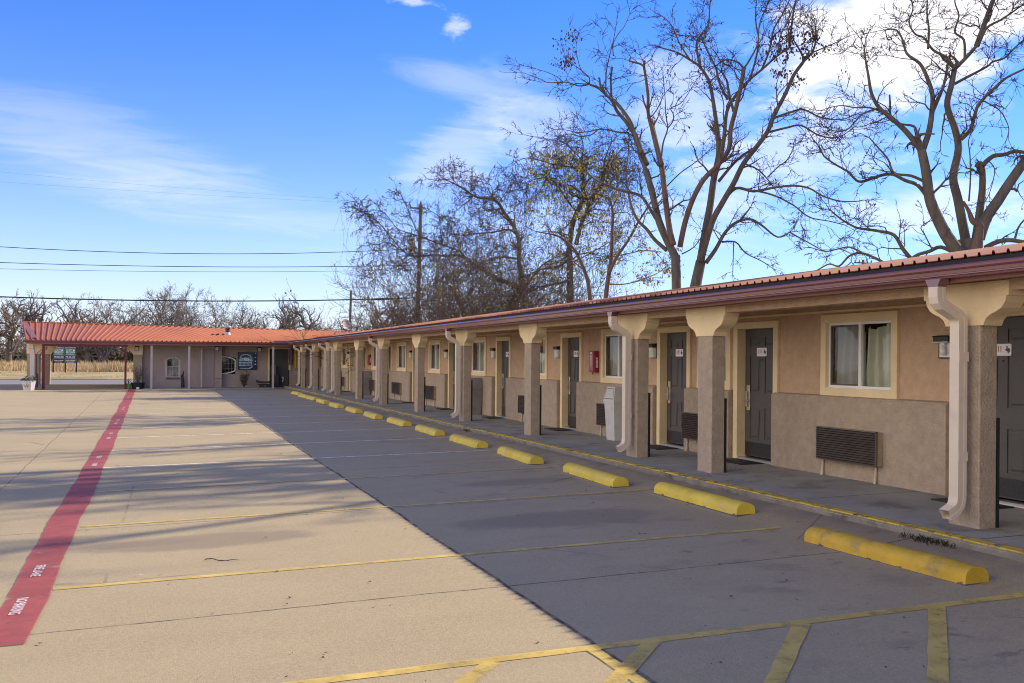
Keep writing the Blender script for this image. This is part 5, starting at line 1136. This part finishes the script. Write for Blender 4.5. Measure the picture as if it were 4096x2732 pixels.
V.limb(VK, [(600, 860), (480, 790), (380, 730), (280, 760), (200, 860)], D4-.6, 13, 5, -.2, sub=2.17, slen=1.26, **kd)
V.limb(VK, [(1690, 660), (1600, 600), (1450, 630), (1300, 640), (1150, 660), (1020, 640)], D4+.4, 22, 7, .2, sub=2.48, slen=1.62, **kd)
V.limb(VK, [(1250, 260), (1180, 330), (1090, 400), (1020, 500)], D4+.2, 12, 5, .2, sub=2.79, slen=1.35, **kd)
V.limb(VK, [(1690, 900), (1560, 880), (1420, 900), (1300, 960), (1180, 1030)], D4-.4, 26, 8, -.2, sub=2.63, slen=1.62, **kd)
V.limb(VK, [(1500, 340), (1560, 250), (1600, 200), (1650, 130)], D4, 12, 6, -.2, sub=2.48, slen=1.35, **kd)
V.limb(VK, [(1430, 290), (1440, 200), (1400, 120)], D4, 12, 6, -.2, sub=2.48, slen=1.44, **kd)
V.limb(VK, [(1760, 1200), (1850, 1080), (1950, 960), (2050, 900)], D4-.2, 40, 16, .1, sub=2.33, slen=1.53, **kd)
RS = MB(); V.limb(VK, [(1180, 1560), (1120, 1380), (1060, 1250), (1010, 1170)], D4-2, 55, 42, 0, sub=1.24, slen=1.32, wood=RS, tipext=False, **kd)
V.strands(300, 1.0, 4.0, r=.007)
V.leaves(.03, .13, 0, cluster=2); V.leaves(.22, .13, 1, cluster=3, pick=inpx(1690, 2000, 1060, 1300))
V.done('vine_hung_tree', 'dense drooping twiggy tree spreading left past the tall utility pole', 'vine tangled trees behind the wing', leafm=[mat('olive_leaf', (.20, .16, .05), .8, .35, 4), mat('vine_leaf', (.20, .22, .04), .8, .4, 4)], extra=((RS, 'leaning_stem', BARKR),), twig=mat('tangled_twig', (.115, .082, .056), .95, .3, 2))

U = Tree(22); D5 = 52.0; ke = dict(droop=.20, up=.0, crook=.26, minr=.0115, dens=1.2)
U.limb(YK, [(700, 1640), (695, 1480), (690, 1200), (685, 1000), (720, 800), (790, 650)], D5, 80, 46, sides=8, sub=0.93, start=.4, slen=1.76, **ke)
U.limb(YK, [(740, 1000), (770, 880), (810, 760), (860, 650), (910, 560), (950, 460), (970, 360), (990, 260), (1040, 140)], D5-.3, 46, 10, -.2, sub=2.48, start=.15, slen=1.98, **ke)
U.limb(YK, [(830, 640), (805, 540), (800, 420), (790, 300), (800, 180), (780, 80)], D5+.2, 34, 9, .2, sub=2.79, start=.1, slen=1.87, **ke)
U.limb(YK, [(790, 400), (720, 360), (620, 340), (520, 320), (420, 290), (330, 275), (250, 300)], D5+.3, 18, 6, .1, sub=2.94, start=.1, slen=1.65, **ke)
U.limb(YK, [(740, 720), (690, 660), (620, 560), (560, 480), (480, 440), (380, 460), (280, 500)], D5-.2, 20, 6, -.1, sub=2.94, start=.1, slen=1.76, **ke)
U.limb(YK, [(860, 650), (950, 520), (1040, 470), (1120, 400), (1220, 380)], D5-.3, 16, 6, -.2, sub=2.33, slen=1.65, **ke)
U.limb(YK, [(800, 300), (720, 220), (640, 150), (560, 130)], D5+.4, 12, 6, .2, sub=2.79, slen=1.65, **ke)
U.limb(YK, [(960, 400), (1060, 280), (1120, 200), (1180, 180)], D5-.4, 12, 6, .2, sub=2.48, slen=1.65, **ke)
U.limb(YK, [(690, 1110), (600, 1180), (480, 1200), (360, 1240)], D5-.3, 26, 9, -.2, sub=2.17, slen=1.65, **ke)
U.limb(YK, [(690, 1300), (560, 1330), (420, 1360), (300, 1420)], D5-.4, 26, 9, -.2, sub=2.17, slen=1.54, **ke)
U.limb(YK, [(700, 1150), (850, 1080), (1000, 990), (1080, 960)], D5+.3, 14, 6, .2, sub=2.33, slen=1.54, **ke)
U.strands(420, 1.0, 4.5, inpx(2030, 2560, 480, 1150), r=.007)
U.leaves(.10, .13, 0, cluster=5, pick=inpx(2100, 2480, 600, 1130)); U.leaves(.03, .12, 1, cluster=3)
U.done('vine_hung_tree', 'upright tree draped with hanging vines and yellow green leaves, left of the sawn stems', 'vine tangled trees behind the wing', leafm=[LEAFY, mat('olive_brown_leaf', (.17, .13, .04), .8, .35, 4)])

P_ = Tree(23); D6 = 46.0
P_.limb(YK, [(880, 1640), (860, 1460), (835, 1290), (775, 1130), (710, 1020), (640, 960), (560, 920), (400, 890)], D6, 56, 9, .1, sub=.9, start=.3, slen=1.3, droop=.05)
P_.done('pruned_tree', 'leaning young tree with a snapped pale patch on its bending trunk, just above the roof', 'young trees behind the wing', bark=BARKR)
P2 = Tree(24)
P2.limb(YK, [(980, 1640), (990, 1440), (1010, 1280), (1035, 1100), (1042, 900), (1048, 780), (1040, 680), (1015, 620), (1000, 585)], D6-2, 58, 22, .0, sub=.7, start=.35, slen=1.2, tipext=False)
P2.limb(YK, [(1015, 1240), (1090, 1090), (1180, 960), (1250, 830), (1300, 750), (1370, 640)], D6-2.2, 36, 16, -.1, sub=1.1, start=.2, slen=1.4)
P2.limb(YK, [(1060, 820), (1110, 740), (1150, 640)], D6-2, 8, 4, 0, sub=1., slen=.8, lev=1)
P2.limb(YK, [(1000, 1330), (1150, 1330), (1300, 1290), (1420, 1240), (1500, 1180)], D6+2, 13, 5, .1, sub=1.5, slen=1.2, up=.0)
P2.limb(YK, [(1060, 1100), (1200, 1070), (1300, 1050), (1400, 1060), (1460, 1130)], D6+1, 11, 5, .1, sub=1.5, slen=1.2, up=.0)
P2.leaves(.35, .12, 0, cluster=3, pick=inpx(2320, 2720, 960, 1200)); P2.leaves(.12, .11, 1, cluster=2)
P2.done('pruned_tree', 'forked young tree with a sawn off upright stem and tan leaves, beside the leaning one', 'young trees behind the wing', bark=BARKR, leafm=[LEAFT, LEAFY])

# low thicket under the vine trees
def thicket(name, label, seed, spots, m, lm=None, leafp=0., minr=.012, h=(3, 6), lsize=.2):
    T = Tree(seed); g = T.r
    for (x, y, z, hh) in spots:
        for _ in range(g.randint(3, 5)):
            T.branch(Vector((x+g.gauss(0, .5), y+g.gauss(0, .5), z-.3)), Vector((g.gauss(0, .35), g.gauss(0, .35), 1)), hh*g.uniform(.6, 1), minr*3.2, 2, 0.0, .16, .55, .05, minr)
    if leafp: T.leaves(leafp, lsize, cluster=3, hang=False)
    o = MB(); b = T.twig; n0 = len(b.v); b.v += T.wood.v; b.f += [tuple(i+n0 for i in f) for f in T.wood.f]; b.m += T.wood.m
    n0 = len(b.v); b.v += T.leaf.v; b.f += [tuple(i+n0 for i in f) for f in T.leaf.f]; b.m += [1]*len(T.leaf.f)
    return struct(b.build(name, [m, lm or LEAFY]), 'stuff', label, 'thicket')
g_ = random.Random(31)
sp = []
for i in range(64):
    px = g_.uniform(1640, 2480); d = g_.uniform(48, 66); p = at(px, 1300, d); sp.append((p.x, p.y, 0, g_.uniform(6.5, 10.5) if px < 2200 else g_.uniform(5.0, 7.5)))
thicket('yard_thicket', 'olive leafed thicket filling in beneath the vine hung trees', 41, sp, mat('thicket_twig', (.12, .085, .06), .95, .3, 2), mat('thicket_leaf', (.24, .22, .045), .8, .4, 3), .06, lsize=.14)

# bare trees across the road: each its own, six kinds of crown reused
def far_kind(seed, h, spread, dens, form):
    T = Tree(seed, .13); g = T.r; p = Vector((0, 0, -.3)); mr = .020
    if form == 'oak':
        pts = [Vector((0, 0, -.3)), Vector((.1*g.gauss(0, 1), 0, h*.15)), Vector((.2*g.gauss(0, 1), .1, h*.32))]; T.wood.tube(pts, [.38, .31, .27], 7)
        for k in range(5):
            a = 6.28*k/5 + g.uniform(-.4, .4); T.branch(pts[2], Vector((math.cos(a)*spread, math.sin(a)*spread, g.uniform(.5, 1.1))), h*g.uniform(.5, .68), .2, 3, .0, .25, dens, .09, mr)
        for k in range(3): a = g.uniform(0, 6.28); T.branch(pts[1], Vector((math.cos(a), math.sin(a), .5)), h*.4, .12, 2, .0, .25, dens, .05, mr)
    elif form == 'tall':
        for k in range(3): T.branch(p, Vector((g.gauss(0, .13), g.gauss(0, .13), 1)), h*g.uniform(.8, 1), .17, 3, .0, .11, dens, .07, mr)
    else:
        for k in range(7): T.branch(p + Vector((g.gauss(0, .6), g.gauss(0, .6), 0)), Vector((g.gauss(0, .45), g.gauss(0, .45), 1)), h*g.uniform(.55, 1), .09, 2, .0, .16, dens, .05, mr)
    return T
KIND = {}
def far_tree(px, py_top, dist, form, seed, label, rz=0.):
    p = at(px, 1443, dist); top = at(px, py_top, dist).z; zg = fz(p.x, p.y) if p.y > 83.3 else 0; h = top - zg
    key = (form, seed)
    if key not in KIND:
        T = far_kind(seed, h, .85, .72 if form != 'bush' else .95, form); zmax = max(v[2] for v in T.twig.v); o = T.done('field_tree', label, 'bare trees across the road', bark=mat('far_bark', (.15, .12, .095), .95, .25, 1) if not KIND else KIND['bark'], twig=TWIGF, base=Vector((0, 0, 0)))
        if 'bark' not in KIND: KIND['bark'] = kids(o)[0].data.materials[0]
        KIND[key] = (o, zmax); k = o
    else: k = dup(KIND[key][0], label=label)
    s = h/KIND[key][1]; k.location = (p.x, p.y, zg); k.scale = (s, s, s); k.rotation_euler = (0, 0, rz)
FT = [(30, 1175, 120, 'oak', 1, 'bare tree at the very left edge, left of the canopy roof tip', .3), (-70, 1190, 118, 'oak', 2, 'bare tree just out past the left edge of view', 1.), (135, 1152, 125, 'oak', 3, 'large bare tree rising over the left tip of the canopy roof', 0.), (205, 1165, 130, 'oak', 1, 'bare round crowned tree right of the largest one over the canopy', 2.), (300, 1250, 132, 'bush', 7, 'low bare scrub tree above the canopy roof', 0.),
      (345, 1195, 128, 'oak', 2, 'slim leaning bare tree above the canopy', .5), (405, 1163, 128, 'tall', 4, 'bare tree with a tall thin top above the red canopy posts', .2), (480, 1228, 135, 'bush', 8, 'brushy low bare tree above the ridge, left of the tall thin saplings', 1.), (560, 1205, 135, 'bush', 7, 'spindly bare scrub left of the tall saplings', 2.4), (640, 1145, 130, 'tall', 5, 'tall thin bare sapling cluster above the arched window', .9),
      (700, 1128, 132, 'tall', 4, 'second tall bare sapling cluster above the porch post', 2.6), (800, 1132, 128, 'tall', 6, 'tall brushy bare tree, highest above the middle of the ridge', 0.), (860, 1215, 132, 'bush', 8, 'wide bare scrub tree left of the roof vent', 2.), (940, 1188, 138, 'bush', 9, 'thin topped bare scrub tree right of the roof vent', .4), (1010, 1185, 138, 'bush', 7, 'bare scrub tree above the poster board', 4.), (1085, 1225, 130, 'bush', 8, 'low bare scrub left of the dark limbed tree', 3.),
      (1120, 1168, 128, 'oak', 3, 'dark limbed bare tree above the corner of the two roofs', 3.4), (1200, 1192, 132, 'oak', 1, 'bare tree right of the dark limbed one, above the inner corner', 4.), (1330, 1250, 120, 'bush', 9, 'bushy low tree left of the short leaning pole', 1.3), (1420, 1240, 118, 'bush', 7, 'thin low bare tree right of the short leaning pole', 5.), (1500, 1165, 110, 'oak', 2, 'rounded grey bare tree left of the tall utility pole', 2.2), (1600, 1180, 112, 'oak', 3, 'grey bare tree directly behind the tall utility pole', 5.2)]
for a in FT: far_tree(*a)
sp = []
for i in range(130):
    px = g_.uniform(-150, 1720); d = g_.uniform(136, 165); p = at(px, 1443, d); sp.append((p.x, p.y, .4, g_.uniform(4.5, 8.0)))
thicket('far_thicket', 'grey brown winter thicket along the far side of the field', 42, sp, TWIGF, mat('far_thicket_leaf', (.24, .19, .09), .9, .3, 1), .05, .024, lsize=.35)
sp = []
for i in range(26):
    px = g_.choice((g_.uniform(330, 560), g_.uniform(-40, 110), g_.uniform(1040, 1300))); d = g_.uniform(126, 134); p = at(px, 1443, d); sp.append((p.x, p.y, .4, g_.uniform(1.6, 3.0)))
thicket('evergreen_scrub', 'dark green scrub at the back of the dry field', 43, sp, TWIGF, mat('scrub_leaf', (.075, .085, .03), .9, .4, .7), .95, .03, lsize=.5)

# dry grass across the road
def grass(name, label, n, y0, y1, hgt, xr, m, wv=.03):
    b = MB(); g = random.Random(n)
    for i in range(n):
        y = g.uniform(y0, y1); x0, x1 = xr(y); x = g.uniform(x0, x1); z = fz(x, y)-.05; hh = hgt*g.uniform(.35, 1.15)*(.72 + .42*math.sin(x*.9+y*.5)*math.sin(x*.37-y*.8+1)); 
        for k in range(3):
            a = g.uniform(0, 6.28); w = wv*g.uniform(.6, 1.4); lx, ly = g.gauss(0, .18)*hh, g.gauss(0, .18)*hh; ux, uy = math.cos(a)*w, math.sin(a)*w; ox, oy = g.gauss(0, .12), g.gauss(0, .12)
            b.face([(x+ox-ux, y+oy-uy, z), (x+ox+ux, y+oy+uy, z), (x+ox+lx, y+oy+ly, z+hh)])
    return struct(b.build(name, m), 'stuff', label, 'grass')
xr = lambda y: (-.165*y - 3, .06*y)
grass('tall_dry_grass', 'tall straw coloured grass covering the field behind the land sign', 15000, 98, 126, .95, xr, DRYG, .045)
grass('mown_grass', 'short tan roadside grass below the land sign', 9000, 83.4, 98, .12, xr, mat('mown_straw', (.43, .345, .165), .95, .25, .6), .03)

# ------------------------------------------------------------ poles and lines
def pole(x, y, h, r0, r1, lean, lab):
    t = thing('utility_pole', lab, 'utility pole', (x, y, 0)); b = MB(); n = 8
    b.tube([Vector((lean[0]*i/n, lean[1]*i/n, -.5 + (h+.5)*i/n)) for i in range(n+1)], [r0 + (r1-r0)*i/n for i in range(n+1)], 10); b.build('shaft', WOOD, t, smooth=True); return t
t = pole(17.62, 72, 13.0, .19, .13, (.30, 0), 'tall wooden utility pole with grey transformer rising through the vine hung tree')
b = MB(); b.lathe((-.40, -.2, 9.55), [(.20, 0), (.235, .04), (.235, .85), (.20, .93), (.05, .98)], 14); b.build('transformer', mat('transformer_grey', (.30, .33, .35), .5), t, smooth=True)
b = MB(); b.lathe((-.45, -.2, 10.5), [(.05, 0), (.07, .06), (.04, .1), (.07, .16), (.03, .3)], 8); b.lathe((-.28, -.2, 10.5), [(.05, 0), (.07, .06), (.04, .1), (.03, .26)], 8); b.build('bushing', GREY, t)
b = MB(); b.box(-.55, .25, -.12, -.03, 12.6, 12.7); b.lathe((-.5, -.07, 12.7), [(.05, 0), (.06, .1), (.03, .2)], 8); b.lathe((.28, -.05, 13.0), [(.05, 0), (.06, .1), (.03, .2)], 8); b.build('crossarm', WOOD, t)
b = MB(); b.tube([Vector((-.26, -.1, 2.0)), Vector((-.24, -.12, 6.1))], .05, 8); b.build('conduit', mat('white_conduit', (.6, .6, .6), .5), t)
pole(15.0, 85, 7.45, .12, .10, (.22, 0), 'short leaning grey pole between low bare trees, left of the tall pole')
p = at(3453, 1052, 95); t = pole(p.x, p.y, p.z+.3, .15, .12, (0, 0), 'far pole whose crossarm just shows above the red roof ridge')
for z in (.0, -.42): MB().box(-1.0, 1.0, -.06, .06, p.z+z-.06, p.z+z+.06).build('crossarm', WOOD, t)
b = MB()
for x in (-.9, -.45, .45, .9): b.lathe((x, 0, p.z+.06), [(.05, 0), (.07, .12), (.03, .24)], 8)
b.build('insulators', GREY, t)
def wire(name, pts, r, lab, group='overhead lines', m=None):
    b = MB(); P = [Vector(q) for q in pts]; b.tube(P, r, 5); o = b.build(name, m or BLACK, smooth=True); tag(o, lab, 'overhead line', group)
def span(x0, z0, x1, z1, y, sag, n=24):
    return [(x0+(x1-x0)*i/n, y, z0+(z1-z0)*i/n - 4*sag*(i/n)*(1-i/n)) for i in range(n+1)]
YP = 71.8
def linez(px_z, xm=17.8):       # fit through survey heights at three photo columns
    q = [at(px, py, 1) - CAM for px, py in px_z]; out_ = []
    for d in q: k = YP/d.y; out_.append((d.x*k, 1.7 + d.z*k))
    return out_
def fit(pp3):
    (x1, y1), (x2, y2), (x3, y3) = pp3
    def f(x): return y1*(x-x2)*(x-x3)/((x1-x2)*(x1-x3)) + y2*(x-x1)*(x-x3)/((x2-x1)*(x2-x3)) + y3*(x-x1)*(x-x2)/((x3-x1)*(x3-x2))
    return f
for k, (pp_, r, lab) in enumerate(((((0, 987), (820, 1015), (1683, 993)), .022, 'upper thin twisted line of the lower bundle ending at the tall pole'), (((0, 1050), (820, 1067), (1683, 1060)), .022, 'dark middle line of the overhead bundle'), (((0, 1075), (820, 1087), (1683, 1078)), .012, 'thin line just under the dark middle line'), (((0, 1187), (820, 1204), (1683, 1190)), .042, 'lowest and thickest overhead cable crossing in front of the bare trees'))):
    f = fit(linez(pp_)); wire('overhead_line', [(x, YP, f(x)) for x in [17.85 - 1.3*i for i in range(46)]], r, lab)
wire('cable_splice', [(14.3, YP, fit(linez(((0, 1187), (820, 1204), (1683, 1190))))(14.3)-.02), (16.3, YP, fit(linez(((0, 1187), (820, 1204), (1683, 1190))))(16.3)-.02)], .075, 'thick black splice closure hung on the lowest cable beside the tall pole', 'cable splices')
for k, (pp_, lab) in enumerate(((((0, 687), (900, 765), (1683, 812)), 'faint topmost thin line slanting down to the tall pole'), (((0, 727), (900, 785), (1683, 822)), 'faint second thin line slanting down to the tall pole top'))):
    f = fit(linez(pp_)); wire('overhead_line', [(x, YP, f(x)) for x in [17.85 - 1.3*i for i in range(46)]], .004, lab, m=GREY)
wire('guy_wire', [(15.22, 85, 7.4), (16.4, 79, 8.6), (17.7, 72, 10.4)], .008, 'thin wire slanting from the short leaning pole up to the tall pole', 'guy wires', m=GREY)
